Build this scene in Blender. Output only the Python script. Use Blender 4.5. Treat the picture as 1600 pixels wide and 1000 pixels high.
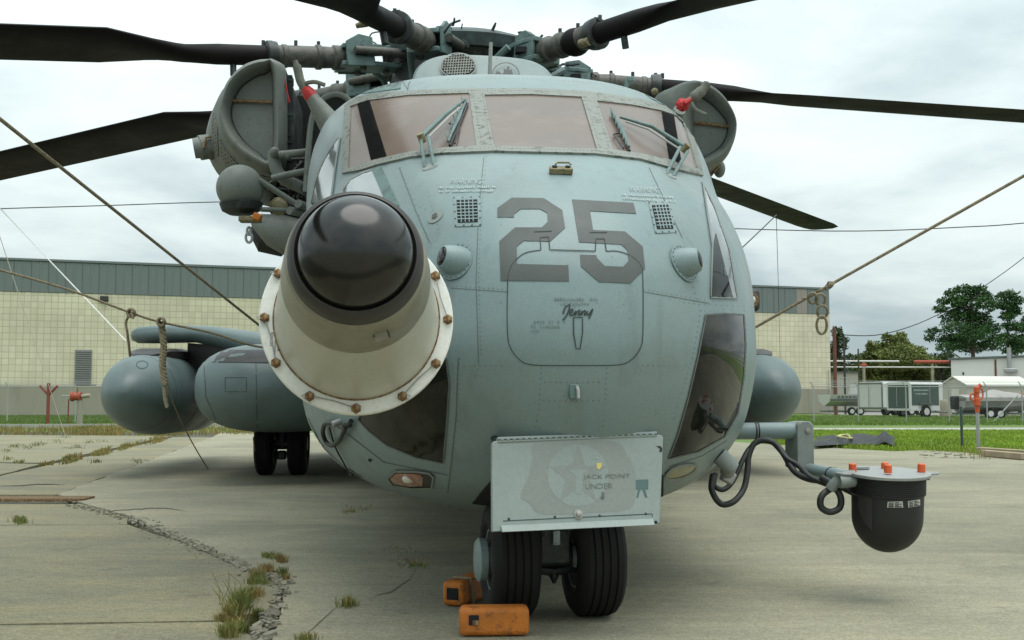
import bpy, math, random
import numpy as np
from mathutils import Vector, Matrix
from mathutils.bvhtree import BVHTree
from mathutils.geometry import delaunay_2d_cdt, tessellate_polygon

random.seed(11)
rng = np.random.default_rng(11)
SC = bpy.context.scene
for o in list(bpy.data.objects):
    bpy.data.objects.remove(o)
COL = SC.collection

# ---------------------------------------------------------------- camera
F = 1780.0            # focal length in pixels of the 1600 wide photograph
CAMH = 0.79
PITCH = math.atan((630 - 500) / F)
cd = bpy.data.cameras.new('camera')
cam = bpy.data.objects.new('camera', cd)
COL.objects.link(cam)
cd.sensor_fit = 'HORIZONTAL'
cd.sensor_width = 36
cd.lens = 36 * F / 1600
cd.clip_end = 3000
cd.clip_start = 0.05
cam.location = (0, 0, CAMH)
cam.rotation_euler = (math.pi / 2 + PITCH, 0, 0)
SC.camera = cam

# ---------------------------------------------------------------- sky, sun, exposure
SUN_EL, SUN_AZ = math.radians(76), math.radians(150)      # azimuth clockwise from +Y
w = bpy.data.worlds.new('World')
SC.world = w
w.use_nodes = True
nt = w.node_tree
nt.nodes.clear()


def N(tree, kind, **kw):
    n = tree.nodes.new(kind)
    for k, v in kw.items():
        if k.startswith('_'):
            setattr(n, k[1:], v)
        else:
            n.inputs[k.replace('__', ' ')].default_value = v
    return n


def world():
    L = nt.links.new
    out = N(nt, 'ShaderNodeOutputWorld')
    bg = N(nt, 'ShaderNodeBackground', Strength=0.075)
    sky = nt.nodes.new('ShaderNodeTexSky')
    sky.sky_type = 'NISHITA'
    sky.sun_disc = False
    sky.sun_elevation = SUN_EL
    sky.sun_rotation = SUN_AZ
    sky.air_density = 1.0
    sky.dust_density = 2.0
    tc = N(nt, 'ShaderNodeTexCoord')
    sep = N(nt, 'ShaderNodeSeparateXYZ')
    L(tc.outputs['Generated'], sep.inputs[0])
    zc = N(nt, 'ShaderNodeMath', _operation='MAXIMUM')
    zc.inputs[1].default_value = 0.0
    L(sep.outputs['Z'], zc.inputs[0])
    za = N(nt, 'ShaderNodeMath', _operation='ADD')
    za.inputs[1].default_value = 0.16
    L(zc.outputs[0], za.inputs[0])
    dx = N(nt, 'ShaderNodeMath', _operation='DIVIDE')
    dy = N(nt, 'ShaderNodeMath', _operation='DIVIDE')
    L(sep.outputs['X'], dx.inputs[0]); L(za.outputs[0], dx.inputs[1])
    L(sep.outputs['Y'], dy.inputs[0]); L(za.outputs[0], dy.inputs[1])
    cb = N(nt, 'ShaderNodeCombineXYZ')
    L(dx.outputs[0], cb.inputs[0]); L(dy.outputs[0], cb.inputs[1])
    cb.inputs[2].default_value = 3.7
    no = N(nt, 'ShaderNodeTexNoise', Scale=0.75, Detail=7.0, Roughness=0.52, Distortion=0.35)
    L(cb.outputs[0], no.inputs['Vector'])
    no2 = N(nt, 'ShaderNodeTexNoise', Scale=2.6, Detail=6.0, Roughness=0.55, Distortion=0.2)
    L(cb.outputs[0], no2.inputs['Vector'])
    ad = N(nt, 'ShaderNodeMath', _operation='MULTIPLY_ADD')
    ad.inputs[1].default_value = 0.27
    L(no2.outputs['Fac'], ad.inputs[0]); L(no.outputs['Fac'], ad.inputs[2])
    rp = N(nt, 'ShaderNodeMapRange', _interpolation_type='SMOOTHSTEP')
    rp.inputs['From Min'].default_value = 0.46
    rp.inputs['From Max'].default_value = 0.78
    L(ad.outputs[0], rp.inputs['Value'])
    mx = N(nt, 'ShaderNodeMixRGB')
    mx.inputs[1].default_value = (5.2, 6.4, 6.7, 1)       # grey bases of the clouds
    mx.inputs[2].default_value = (9.5, 10.6, 10.5, 1)     # thin bright cloud
    L(rp.outputs[0], mx.inputs[0])
    # overcast: brighter towards the zenith, the same in every direction
    gz = N(nt, 'ShaderNodeMapRange')
    gz.inputs['From Min'].default_value = 0.0
    gz.inputs['From Max'].default_value = 1.0
    gz.inputs['To Min'].default_value = 0.78
    gz.inputs['To Max'].default_value = 2.2
    L(zc.outputs[0], gz.inputs['Value'])
    ml = N(nt, 'ShaderNodeVectorMath', _operation='SCALE')
    L(mx.outputs[0], ml.inputs[0]); L(gz.outputs[0], ml.inputs['Scale'])
    m2 = N(nt, 'ShaderNodeMixRGB')
    m2.inputs[0].default_value = 0.93
    L(sky.outputs[0], m2.inputs[1]); L(ml.outputs[0], m2.inputs[2])
    L(m2.outputs[0], bg.inputs['Color'])
    L(bg.outputs[0], out.inputs[0])


world()
sl = bpy.data.lights.new('sun', 'SUN')
sl.energy = 1.5
sl.angle = math.radians(50)
sl.color = (1, 0.96, 0.9)
sun = bpy.data.objects.new('sun', sl)
COL.objects.link(sun)
sd = Vector((math.sin(SUN_AZ) * math.cos(SUN_EL), math.cos(SUN_AZ) * math.cos(SUN_EL), math.sin(SUN_EL)))
sun.rotation_euler = sd.to_track_quat('Z', 'Y').to_euler()
sun.location = (0, 0, 30)
SC.view_settings.view_transform = 'Standard'
SC.view_settings.look = 'None'
SC.view_settings.exposure = 0.40
SC.view_settings.gamma = 1.0
SC.view_settings.use_curve_mapping = False

# ---------------------------------------------------------------- pixel helpers
CP, SP = math.cos(PITCH), math.sin(PITCH)
CAM = Vector((0, 0, CAMH))


def ray(px, py):
    xc, yc = (px - 800) / F, (500 - py) / F
    return Vector((xc, CP - SP * yc, SP + CP * yc))


def P(px, py, d):
    r = ray(px, py)
    return CAM + r * (d / r.y)


def G(px, py, z=0.0):
    r = ray(px, py)
    return CAM + r * ((z - CAMH) / r.z)


# helicopter frame: x to the viewer's right, y towards the tail, z up
HO = Vector((0.2016, 3.7, 0))
HA = math.atan(132 / 1780)
HM = Matrix.Translation(HO) @ Matrix.Rotation(HA, 4, 'Z')
HI = HM.inverted()


def L(p):
    return HI @ p


def HP(px, py, d):
    return L(P(px, py, d))


CL = L(CAM)


def on_s(px, py, s, axis=1):
    """where a pixel's ray meets the helicopter plane y = s"""
    d = HI.to_3x3() @ ray(px, py)
    return CL + d * ((s - CL[axis]) / d[axis])


# ---------------------------------------------------------------- materials
def S(r, g, b):
    def f(c):
        c /= 255
        return c / 12.92 if c <= 0.04045 else ((c + 0.055) / 1.055) ** 2.4
    return (f(r), f(g), f(b))


def mat(name, col, rough=0.6, var=0.12, vs=3.0, col2=None, c2s=6.0, lo=0.55, hi=0.7, amt=1.0, bump=0.0, bs=60.0,
        metal=0.0, spec=0.5, coat=0.0, stretch=(1, 1, 1), rv=0.1, fine=0.06, fs=90.0):
    m = bpy.data.materials.new(name)
    m.use_nodes = True
    t = m.node_tree
    K = t.links.new
    b = t.nodes['Principled BSDF']
    tc = N(t, 'ShaderNodeTexCoord')
    mp = N(t, 'ShaderNodeMapping')
    mp.inputs['Scale'].default_value = stretch
    K(tc.outputs['Object'], mp.inputs[0])
    n1 = N(t, 'ShaderNodeTexNoise', Scale=vs, Detail=6.0, Roughness=0.6)
    n3 = N(t, 'ShaderNodeTexNoise', Scale=fs, Detail=3.0, Roughness=0.6)
    K(mp.outputs[0], n1.inputs[0]); K(mp.outputs[0], n3.inputs[0])
    r1 = N(t, 'ShaderNodeMapRange')
    r1.inputs[1].default_value, r1.inputs[2].default_value = 0.3, 0.7
    r1.inputs[3].default_value, r1.inputs[4].default_value = 1 - var, 1 + var
    K(n1.outputs[0], r1.inputs[0])
    r3 = N(t, 'ShaderNodeMapRange')
    r3.inputs[1].default_value, r3.inputs[2].default_value = 0.3, 0.7
    r3.inputs[3].default_value, r3.inputs[4].default_value = 1 - fine, 1 + fine
    K(n3.outputs[0], r3.inputs[0])
    mu = N(t, 'ShaderNodeMath', _operation='MULTIPLY')
    K(r1.outputs[0], mu.inputs[0]); K(r3.outputs[0], mu.inputs[1])
    base = N(t, 'ShaderNodeRGB')
    base.outputs[0].default_value = (*col, 1)
    src = base.outputs[0]
    if col2 is not None:
        n2 = N(t, 'ShaderNodeTexNoise', Scale=c2s, Detail=7.0, Roughness=0.65)
        K(mp.outputs[0], n2.inputs[0])
        r2 = N(t, 'ShaderNodeMapRange')
        r2.inputs[1].default_value, r2.inputs[2].default_value = lo, hi
        r2.inputs[3].default_value, r2.inputs[4].default_value = 0, amt
        K(n2.outputs[0], r2.inputs[0])
        mx = N(t, 'ShaderNodeMixRGB')
        K(r2.outputs[0], mx.inputs[0]); K(src, mx.inputs[1])
        mx.inputs[2].default_value = (*col2, 1)
        src = mx.outputs[0]
    sc = N(t, 'ShaderNodeVectorMath', _operation='SCALE')
    K(src, sc.inputs[0]); K(mu.outputs[0], sc.inputs['Scale'])
    K(sc.outputs[0], b.inputs['Base Color'])
    rr = N(t, 'ShaderNodeMapRange')
    rr.inputs[1].default_value, rr.inputs[2].default_value = 0.3, 0.7
    rr.inputs[3].default_value, rr.inputs[4].default_value = max(0.02, rough - rv), min(1, rough + rv)
    K(n1.outputs[0], rr.inputs[0])
    K(rr.outputs[0], b.inputs['Roughness'])
    b.inputs['Metallic'].default_value = metal
    b.inputs['Specular IOR Level'].default_value = spec
    b.inputs['Coat Weight'].default_value = coat
    if bump:
        nb = N(t, 'ShaderNodeTexNoise', Scale=bs, Detail=5.0, Roughness=0.6)
        K(mp.outputs[0], nb.inputs[0])
        bp = N(t, 'ShaderNodeBump', Strength=bump, Distance=0.02)
        K(nb.outputs[0], bp.inputs['Height'])
        K(bp.outputs[0], b.inputs['Normal'])
    return m


M = {}


def skin(name, c1, c2, c3, rough):
    """chalky aircraft paint: touch-up patches, rain streaks, grime specks and slightly wavy sheet metal"""
    m = bpy.data.materials.new(name)
    m.use_nodes = True
    t = m.node_tree
    K = t.links.new
    b = t.nodes['Principled BSDF']
    tc = N(t, 'ShaderNodeTexCoord')
    def noise(sc, scale, det, ro, lo, hi, a0, a1):
        mp = N(t, 'ShaderNodeMapping')
        mp.inputs['Scale'].default_value = sc
        K(tc.outputs['Object'], mp.inputs[0])
        n = N(t, 'ShaderNodeTexNoise', Scale=scale, Detail=det, Roughness=ro)
        K(mp.outputs[0], n.inputs[0])
        r = N(t, 'ShaderNodeMapRange')
        for i, q in enumerate((lo, hi, a0, a1)):
            r.inputs[i + 1].default_value = q
        K(n.outputs[0], r.inputs[0])
        return r.outputs[0], n.outputs[0]
    def mix(f, a, c):
        x = N(t, 'ShaderNodeMixRGB')
        K(f, x.inputs[0])
        if isinstance(a, tuple): x.inputs[1].default_value = (*a, 1)
        else: K(a, x.inputs[1])
        x.inputs[2].default_value = (*c, 1)
        return x.outputs[0]
    col = mix(noise((1, 1, 1), 1.1, 5, .55, .42, .62, 0, 1)[0], c1, c2)
    col = mix(noise((1, 1, 1), 2.7, 7, .65, .56, .70, 0, .7)[0], col, c3)
    col = mix(noise((7, 7, .5), 1.6, 6, .6, .56, .74, 0, .40)[0], col, tuple(q * .62 for q in c3))
    col = mix(noise((1, 1, 1), 46, 4, .6, .66, .74, 0, .65)[0], col, tuple(q * .45 for q in c3))
    f1, raw = noise((1, 1, 1), 120, 3, .6, .3, .7, .94, 1.06)
    sc = N(t, 'ShaderNodeVectorMath', _operation='SCALE')
    K(col, sc.inputs[0]); K(f1, sc.inputs['Scale'])
    K(sc.outputs[0], b.inputs['Base Color'])
    K(noise((1, 1, .6), 2.2, 5, .6, .3, .7, rough - .08, rough + .1)[0], b.inputs['Roughness'])
    b.inputs['Specular IOR Level'].default_value = .42
    bp = N(t, 'ShaderNodeBump', Strength=.10, Distance=.03)
    K(noise((1, 1, .8), 5.5, 2, .5, .3, .7, 0, 1)[0], bp.inputs['Height'])
    K(bp.outputs[0], b.inputs['Normal'])
    return m


M['paint'] = skin('aircraft_paint', (.190, .258, .260), (.205, .260, .254), (.185, .218, .207), .40)
M['paint_low'] = mat('worn_grey_paint', (0.21, 0.235, 0.22), 0.5, 0.1, 2.2, (0.12, 0.125, 0.11), 4, 0.55, 0.75, 0.7, bump=0.03, bs=20)
M['frame'] = mat('chipped_frame_paint', (0.20, 0.212, 0.187), 0.55, 0.1, 8, (0.06, 0.065, 0.05), 30, 0.54, 0.62, 0.85)
M['teal'] = mat('teal_grey_paint', (0.11, 0.175, 0.165), 0.5, 0.2, 9, (0.04, 0.05, 0.046), 14, 0.5, 0.7, 0.8, fine=0.15)
M['tealdark'] = mat('grimy_teal_paint', (0.045, 0.07, 0.066), 0.55, 0.3, 9, (0.02, 0.022, 0.02), 10, 0.45, 0.65, 0.9, fine=0.15)
M['tank'] = mat('tank_paint', (0.118, 0.165, 0.163), 0.42, 0.1, 2.5, (0.10, 0.12, 0.115), 3, 0.5, 0.7, 0.7)
M['digit'] = mat('faded_grey_marking', (0.072, 0.081, 0.077), 0.6, 0.08, 6)
M['line'] = mat('dark_panel_gap', (0.035, 0.045, 0.042), 0.8, 0.2, 20)
M['seam'] = mat('soft_panel_seam', (0.11, 0.125, 0.115), 0.8, 0.2, 20)
M['seamdark'] = mat('dark_tank_seam', (0.05, 0.066, 0.065), 0.8, 0.2, 20)
M['rivet'] = mat('grimy_rivet', (0.165, 0.205, 0.2), 0.6, 0.2, 20)
M['plate'] = mat('pale_data_plate', (0.42, 0.42, 0.38), 0.5, 0.15, 40)
M['black'] = mat('flat_black', (0.012, 0.012, 0.012), 0.55, 0.2, 8)
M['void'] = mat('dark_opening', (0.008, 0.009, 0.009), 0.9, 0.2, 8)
M['script'] = mat('black_script_paint', (0.02, 0.035, 0.03), 0.6, 0.1, 8)
M['stencil'] = mat('pale_stencil_paint', (0.36, 0.42, 0.41), 0.7, 0.2, 60, (0.2, 0.25, 0.24), 90, 0.5, 0.6)
M['faintstencil'] = mat('faint_stencil_paint', (0.115, 0.15, 0.145), 0.7, 0.1, 60, (0.17, 0.22, 0.21), 90, 0.45, 0.6)
M['glass'] = mat('mauve_windshield', (0.165, 0.125, 0.103), 0.24, 0.14, 2.2, (0.225, 0.175, 0.147), 4.0, 0.5, 0.75, 0.8, spec=0.16, rv=0.06, fine=0.02, stretch=(1, 1, 0.45))  # opaque mauve-grey panes with random paler mottling
M['sideglass'] = mat('pale_side_window', (0.20, 0.22, 0.22), 0.12, 0.1, 3, spec=0.55, rv=0.03, coat=0.4)
M['chin'] = mat('smoky_chin_window', (0.014, 0.015, 0.012), 0.07, 0.4, 5, (0.045, 0.042, 0.034), 3.5, 0.46, 0.66, 0.8, spec=0.18, rv=0.03, stretch=(1, 1, 1))
M['strip'] = mat('black_window_strip', (0.004, 0.004, 0.004), 0.8, 0.2, 8, spec=0.05)
M['blade'] = mat('dark_blade_paint', (0.010, 0.009, 0.0085), 0.65, 0.25, 3, (0.018, 0.016, 0.014), 5, 0.5, 0.75, 0.6, spec=0.15)
M['sleeve'] = mat('grimy_sleeve', (0.08, 0.078, 0.064), 0.55, 0.25, 9, (0.035, 0.035, 0.03), 16, 0.48, 0.62, 0.9, fine=0.15)
M['hubdark'] = mat('oily_hub_metal', (0.018, 0.024, 0.022), 0.5, 0.4, 12, (0.10, 0.13, 0.12), 9, 0.55, 0.7, 0.7, fine=0.2)
M['nacelle'] = mat('nacelle_paint', (0.145, 0.16, 0.14), 0.55, 0.12, 4, (0.075, 0.075, 0.06), 10, 0.56, 0.72, 0.8, fine=0.1)
M['panelgrey'] = mat('intake_cover', (0.17, 0.185, 0.17), 0.55, 0.12, 5, (0.09, 0.095, 0.085), 30, 0.58, 0.68, 0.8)
M['rusty'] = mat('rust', (0.16, 0.075, 0.03), 0.85, 0.3, 40, (0.30, 0.24, 0.13), 70, 0.45, 0.6, 0.9, bump=0.3, bs=150)
M['white'] = mat('flange_white', (0.74, 0.74, 0.69), 0.45, 0.06, 4, (0.33, 0.27, 0.18), 16, 0.63, 0.8, 0.6)
M['cream'] = mat('probe_cream', (0.49, 0.48, 0.405), 0.40, 0.06, 3, (0.42, 0.40, 0.32), 6, 0.5, 0.75, 0.6)
M['sleeveolive'] = mat('probe_collar_olive', (0.235, 0.22, 0.165), 0.4, 0.1, 5, (0.15, 0.135, 0.10), 9, 0.5, 0.7, 0.7)
M['ringdark'] = mat('rubber_ring', (0.032, 0.030, 0.027), 0.5, 0.15, 10)
M['dome'] = mat('black_dome_glass', (0.008, 0.0075, 0.006), 0.17, 0.2, 4, (0.016, 0.014, 0.011), 9, 0.5, 0.7, 0.6, spec=0.55, rv=0.06)
M['tyre'] = mat('tyre_rubber', (0.010, 0.010, 0.009), 0.75, 0.25, 8, (0.03, 0.028, 0.024), 12, 0.55, 0.75, 0.6, fine=0.2, spec=0.25)
M['hubcap'] = mat('wheel_hub_paint', (0.20, 0.26, 0.25), 0.5, 0.15, 12, (0.07, 0.08, 0.075), 24, 0.55, 0.7, 0.8)
M['orange'] = mat('orange_chock_paint', (0.47, 0.145, 0.014), 0.65, 0.22, 10, (0.16, 0.06, 0.02), 26, 0.54, 0.66, 0.85, bump=0.15, bs=80)
M['orangecap'] = mat('orange_plastic_cap', (0.62, 0.10, 0.025), 0.5, 0.08, 12)
M['red'] = mat('red_cover', (0.45, 0.02, 0.02), 0.6, 0.2, 12)
M['cloth'] = mat('drab_cloth', (0.14, 0.145, 0.12), 0.9, 0.2, 14, bump=0.3, bs=60)
M['rope'] = mat('tan_rope', (0.30, 0.25, 0.165), 0.9, 0.25, 60, (0.13, 0.105, 0.07), 45, 0.5, 0.65, 0.8, bump=0.5, bs=220)
M['cord'] = mat('white_cord', (0.85, 0.85, 0.8), 0.8, 0.1, 20)
M['hose'] = mat('black_hose', (0.02, 0.022, 0.021), 0.55, 0.2, 12, (0.05, 0.055, 0.05), 20, 0.5, 0.7, 0.6)
M['steel'] = mat('bare_steel', (0.35, 0.34, 0.31), 0.4, 0.2, 12, (0.16, 0.13, 0.09), 25, 0.5, 0.7, 0.7, metal=0.6)
M['brass'] = mat('aged_brass', (0.23, 0.19, 0.10), 0.55, 0.25, 30, (0.08, 0.065, 0.04), 40, 0.5, 0.65, 0.8)
M['lamp'] = mat('amber_lamp', (0.33, 0.10, 0.05), 0.15, 0.3, 30, (0.40, 0.33, 0.22), 25, 0.5, 0.7, spec=0.8)
M['lens'] = mat('clear_lens', (0.55, 0.53, 0.45), 0.15, 0.2, 30, spec=0.8)
M['lensyellow'] = mat('yellowed_lens', (0.24, 0.225, 0.13), 0.25, 0.2, 14)
M['label'] = mat('label_plate', (0.55, 0.55, 0.50), 0.5, 0.2, 60, (0.12, 0.12, 0.11), 110, 0.5, 0.55)
M['pink'] = mat('faded_pinkish_overpaint', (0.238, 0.262, 0.242), 0.6, 0.05, 6)
M['door'] = mat('gear_door_paint', (0.265, 0.312, 0.295), 0.5, 0.08, 4, (0.24, 0.265, 0.245), 5, 0.5, 0.75, 0.6)
M['faintmark'] = mat('worn_door_lettering', (0.115, 0.13, 0.115), 0.6, 0.2, 60, (0.22, 0.26, 0.24), 80, 0.52, 0.62, 0.9)
M['tealmark'] = mat('teal_marking', (0.085, 0.15, 0.145), 0.6, 0.1, 6)
M['yellow'] = mat('yellow_fleck', (0.62, 0.5, 0.16), 0.6, 0.1, 30)
M['grey_metal'] = mat('galvanised', (0.33, 0.34, 0.33), 0.55, 0.12, 6, metal=0.3)

# ---------------------------------------------------------------- mesh helpers
class MB:
    def __init__(s):
        s.v, s.f = [], []

    def add(s, vs, fs):
        o = len(s.v)
        s.v += [tuple(v) for v in vs]
        s.f += [tuple(i + o for i in f) for f in fs]
        return s

    def box(s, c, size, R=None):
        hx, hy, hz = [k / 2 for k in size]
        pts = [Vector((x, y, z)) for x in (-hx, hx) for y in (-hy, hy) for z in (-hz, hz)]
        if R is not None:
            pts = [R @ p for p in pts]
        return s.add([p + Vector(c) for p in pts], [(0, 1, 3, 2), (4, 6, 7, 5), (0, 4, 5, 1), (2, 3, 7, 6), (0, 2, 6, 4), (1, 5, 7, 3)])

    def tube(s, pts, r, n=10, caps=True):
        pts = [Vector(p) for p in pts]
        k = len(pts)
        rs = r if isinstance(r, (list, tuple)) else [r] * k
        up = None
        rings = []
        for i, p in enumerate(pts):
            a, b = pts[max(i - 1, 0)], pts[min(i + 1, k - 1)]
            t = (b - a)
            t = t.normalized() if t.length > 1e-9 else Vector((0, 0, 1))
            if up is None:
                up = Vector((0, 0, 1)) if abs(t.z) < 0.9 else Vector((1, 0, 0))
            u = (up - t * up.dot(t)).normalized()
            up = u
            v = t.cross(u)
            rings.append([p + (u * math.cos(2 * math.pi * j / n) + v * math.sin(2 * math.pi * j / n)) * rs[i] for j in range(n)])
        return s.rings(rings, caps)

    def rings(s, rings, caps=True, closed=True):
        n = len(rings[0])
        vs = [p for r in rings for p in r]
        fs = []
        for i in range(len(rings) - 1):
            for j in range(n if closed else n - 1):
                k = (j + 1) % n
                fs.append((i * n + j, i * n + k, (i + 1) * n + k, (i + 1) * n + j))
        if caps:
            fs.append(tuple(range(n - 1, -1, -1)))
            fs.append(tuple((len(rings) - 1) * n + j for j in range(n)))
        return s.add(vs, fs)

    def lathe(s, prof, o, ax, n=32, caps=True):
        """prof: (t along the axis, radius)"""
        o, ax = Vector(o), Vector(ax).normalized()
        h = Vector((0, 0, 1)) if abs(ax.z) < 0.9 else Vector((1, 0, 0))
        u = (h - ax * h.dot(ax)).normalized()
        v = ax.cross(u)
        rings = [[o + ax * t + (u * math.cos(2 * math.pi * j / n) + v * math.sin(2 * math.pi * j / n)) * max(r, 1e-4) for j in range(n)] for t, r in prof]
        return s.rings(rings, caps)

    def ball(s, c, r, n=20, m=12, sc=(1, 1, 1)):
        c = Vector(c)
        rings = []
        for i in range(m + 1):
            a = math.pi * i / m
            rings.append([c + Vector((math.sin(a) * math.cos(2 * math.pi * j / n) * r * sc[0], math.sin(a) * math.sin(2 * math.pi * j / n) * r * sc[1], math.cos(a) * r * sc[2] + (1e-5 if i == 0 else 0))) for j in range(n)])
            if i in (0, m):
                rings[-1] = [c + (p - c) * 1 + Vector((math.cos(2 * math.pi * j / n), math.sin(2 * math.pi * j / n), 0)) * 1e-4 for j, p in enumerate(rings[-1])]
        return s.rings(rings)

    def prism(s, poly, thick):
        """poly: list of 3D points in a plane; extruded by vector thick"""
        th = Vector(thick)
        n = len(poly)
        a = [Vector(p) for p in poly]
        b = [p + th for p in a]
        tr = tessellate_polygon([a])
        fs = [tuple(t) for t in tr] + [tuple(i + n for i in reversed(t)) for t in tr]
        fs += [(i, (i + 1) % n, (i + 1) % n + n, i + n) for i in range(n)]
        return s.add(a + b, fs)

    def mesh(s, name, m=None, smooth=True, ang=40):
        me = bpy.data.meshes.new(name)
        me.from_pydata(s.v, [], s.f)
        me.validate()
        me.update()
        import bmesh
        bm = bmesh.new()
        bm.from_mesh(me)
        bmesh.ops.recalc_face_normals(bm, faces=bm.faces)
        bm.to_mesh(me)
        bm.free()
        if m is not None:
            me.materials.append(M[m] if isinstance(m, str) else m)
        if smooth:
            me.shade_smooth()
            me.set_sharp_from_angle(angle=math.radians(ang))
        return me

    def build(s, name, m, parent=None, bevel=0.0, smooth=True, ang=40, seg=2, **kw):
        o = bpy.data.objects.new(name, s.mesh(name, m, smooth, ang))
        COL.objects.link(o)
        if parent is not None:
            o.parent = parent
        if bevel:
            b = o.modifiers.new('bevel', 'BEVEL')
            b.width = bevel
            b.segments = seg
            b.limit_method = 'ANGLE'
            b.angle_limit = math.radians(35)
        props(o, **kw)
        return o


def props(o, label=None, cat=None, group=None, kind=None):
    if label: o['label'] = label
    if cat: o['category'] = cat
    if group: o['group'] = group
    if kind: o['kind'] = kind
    return o


def empty(name, loc=(0, 0, 0), rz=0.0, **kw):
    o = bpy.data.objects.new(name, None)
    o.empty_display_size = 0.2
    COL.objects.link(o)
    o.location = loc
    o.rotation_euler = (0, 0, rz)
    return props(o, **kw)


def copy_tree(o, parent=None):
    c = o.copy()
    COL.objects.link(c)
    if parent is not None:
        c.parent = parent
    for ch in [x for x in bpy.data.objects if x.parent == o]:
        copy_tree(ch, c)
    return c


def smooth_pts(pts, k=8):
    """Catmull-Rom through points (2D or 3D)"""
    pts = [Vector(p) for p in pts]
    out = []
    for i in range(len(pts) - 1):
        p0, p1, p2, p3 = pts[max(i - 1, 0)], pts[i], pts[i + 1], pts[min(i + 2, len(pts) - 1)]
        for j in range(k):
            t = j / k
            out.append(0.5 * ((2 * p1) + (p2 - p0) * t + (2 * p0 - 5 * p1 + 4 * p2 - p3) * t * t + (3 * p1 - p0 - 3 * p2 + p3) * t ** 3))
    out.append(pts[-1])
    return out


def smooth_loop(pts, k=6):
    n = len(pts)
    pts = [Vector(p) for p in pts]
    out = []
    for i in range(n):
        p0, p1, p2, p3 = pts[i - 1], pts[i], pts[(i + 1) % n], pts[(i + 2) % n]
        for j in range(k):
            t = j / k
            out.append(0.5 * ((2 * p1) + (p2 - p0) * t + (2 * p0 - 5 * p1 + 4 * p2 - p3) * t * t + (3 * p1 - p0 - 3 * p2 + p3) * t ** 3))
    return out


def inside(x, y, poly):
    c = False
    n = len(poly)
    j = n - 1
    for i in range(n):
        xi, yi = poly[i][0], poly[i][1]
        xj, yj = poly[j][0], poly[j][1]
        if (yi > y) != (yj > y) and x < (xj - xi) * (y - yi) / (yj - yi) + xi:
            c = not c
        j = i
    return c


def dens(poly, step):
    out = []
    n = len(poly)
    for i in range(n):
        a, b = poly[i], poly[(i + 1) % n]
        k = max(1, int(math.hypot(b[0] - a[0], b[1] - a[1]) / step))
        out += [(a[0] + (b[0] - a[0]) * j / k, a[1] + (b[1] - a[1]) * j / k) for j in range(k)]
    return out


def patch(poly, proj, off=0.006, step=9, holes=(), skirt=True, mb=None):
    """a sheet with real thickness lying on a surface; poly in photograph pixels, proj gives (point, normal)"""
    mb = mb or MB()
    loops = [dens([(p[0], p[1]) for p in q], step) for q in [poly, *holes]]
    vs, es = [], []
    for q in loops:
        o = len(vs)
        vs += [Vector(p) for p in q]
        es += [(o + i, o + (i + 1) % len(q)) for i in range(len(q))]
    xs = [v[0] for v in loops[0]]
    ys = [v[1] for v in loops[0]]
    y = min(ys) + step / 2
    while y < max(ys):
        x = min(xs) + step / 2
        while x < max(xs):
            if inside(x, y, loops[0]) and not any(inside(x, y, h) for h in loops[1:]):
                vs.append(Vector((x, y)))
            x += step
        y += step
    ov, oe, of = delaunay_2d_cdt(vs, es, [], 0, 1e-4)[:3]
    keep = []
    for f in of:
        cx = sum(ov[i][0] for i in f) / len(f)
        cy = sum(ov[i][1] for i in f) / len(f)
        if inside(cx, cy, loops[0]) and not any(inside(cx, cy, h) for h in loops[1:]):
            keep.append(tuple(f))
    pr = [proj(v[0], v[1]) for v in ov]
    top = [p + n * off for p, n in pr]
    fs = list(keep)
    if skirt:
        cnt = {}
        for f in keep:
            for i in range(len(f)):
                e = (f[i], f[(i + 1) % len(f)])
                if (e[1], e[0]) in cnt:
                    del cnt[(e[1], e[0])]
                else:
                    cnt[e] = 1
        idx = {}
        for a, b in cnt:
            for k in (a, b):
                if k not in idx:
                    idx[k] = len(top)
                    top.append(pr[k][0] - pr[k][1] * 0.004)
            fs.append((a, idx[a], idx[b], b))
    mb.add(top, fs)
    return mb


def line(pts, w, proj, off=0.003, mb=None, closed=False, step=6, taper=None):
    """a thin painted or cut line on a surface; width in photograph pixels"""
    mb = mb or MB()
    q = [Vector((p[0], p[1])) for p in pts]
    if closed:
        q.append(q[0])
    d = [q[0]]
    for a, b in zip(q, q[1:]):
        k = max(1, int((b - a).length / step))
        d += [a + (b - a) * (j + 1) / k for j in range(k)]
    vs, fs = [], []
    for i, p in enumerate(d):
        t = d[min(i + 1, len(d) - 1)] - d[max(i - 1, 0)]
        t = t.normalized() if t.length else Vector((1, 0))
        nrm = Vector((-t.y, t.x)) * w / 2 * (taper(i / (len(d) - 1)) if taper else 1)
        for s_ in (1, -1):
            pt, n = proj(*(p + nrm * s_))
            vs.append(pt + n * off)
    for i in range(len(d) - 1):
        fs.append((2 * i, 2 * i + 1, 2 * i + 3, 2 * i + 2))
    mb.add(vs, fs)
    return mb


def rivets(pts, r, proj, mb=None, n=6, h=0.35):
    mb = mb or MB()
    for x, y in pts:
        p, nn = proj(x, y)
        t = nn.cross(Vector((0.3, 0.1, 1))).normalized()
        b = nn.cross(t)
        ring = [p + (t * math.cos(2 * math.pi * j / n) + b * math.sin(2 * math.pi * j / n)) * r + nn * 0.0005 for j in range(n)]
        mb.add(ring + [p + nn * (r * h + 0.0005)], [(j, (j + 1) % n, n) for j in range(n)])
    return mb


def along(pts, gap):
    out = []
    for a, b in zip(pts, pts[1:]):
        k = max(1, int(math.hypot(b[0] - a[0], b[1] - a[1]) / gap))
        out += [(a[0] + (b[0] - a[0]) * j / k, a[1] + (b[1] - a[1]) * j / k) for j in range(k)]
    return out


_txt = {}


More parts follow.
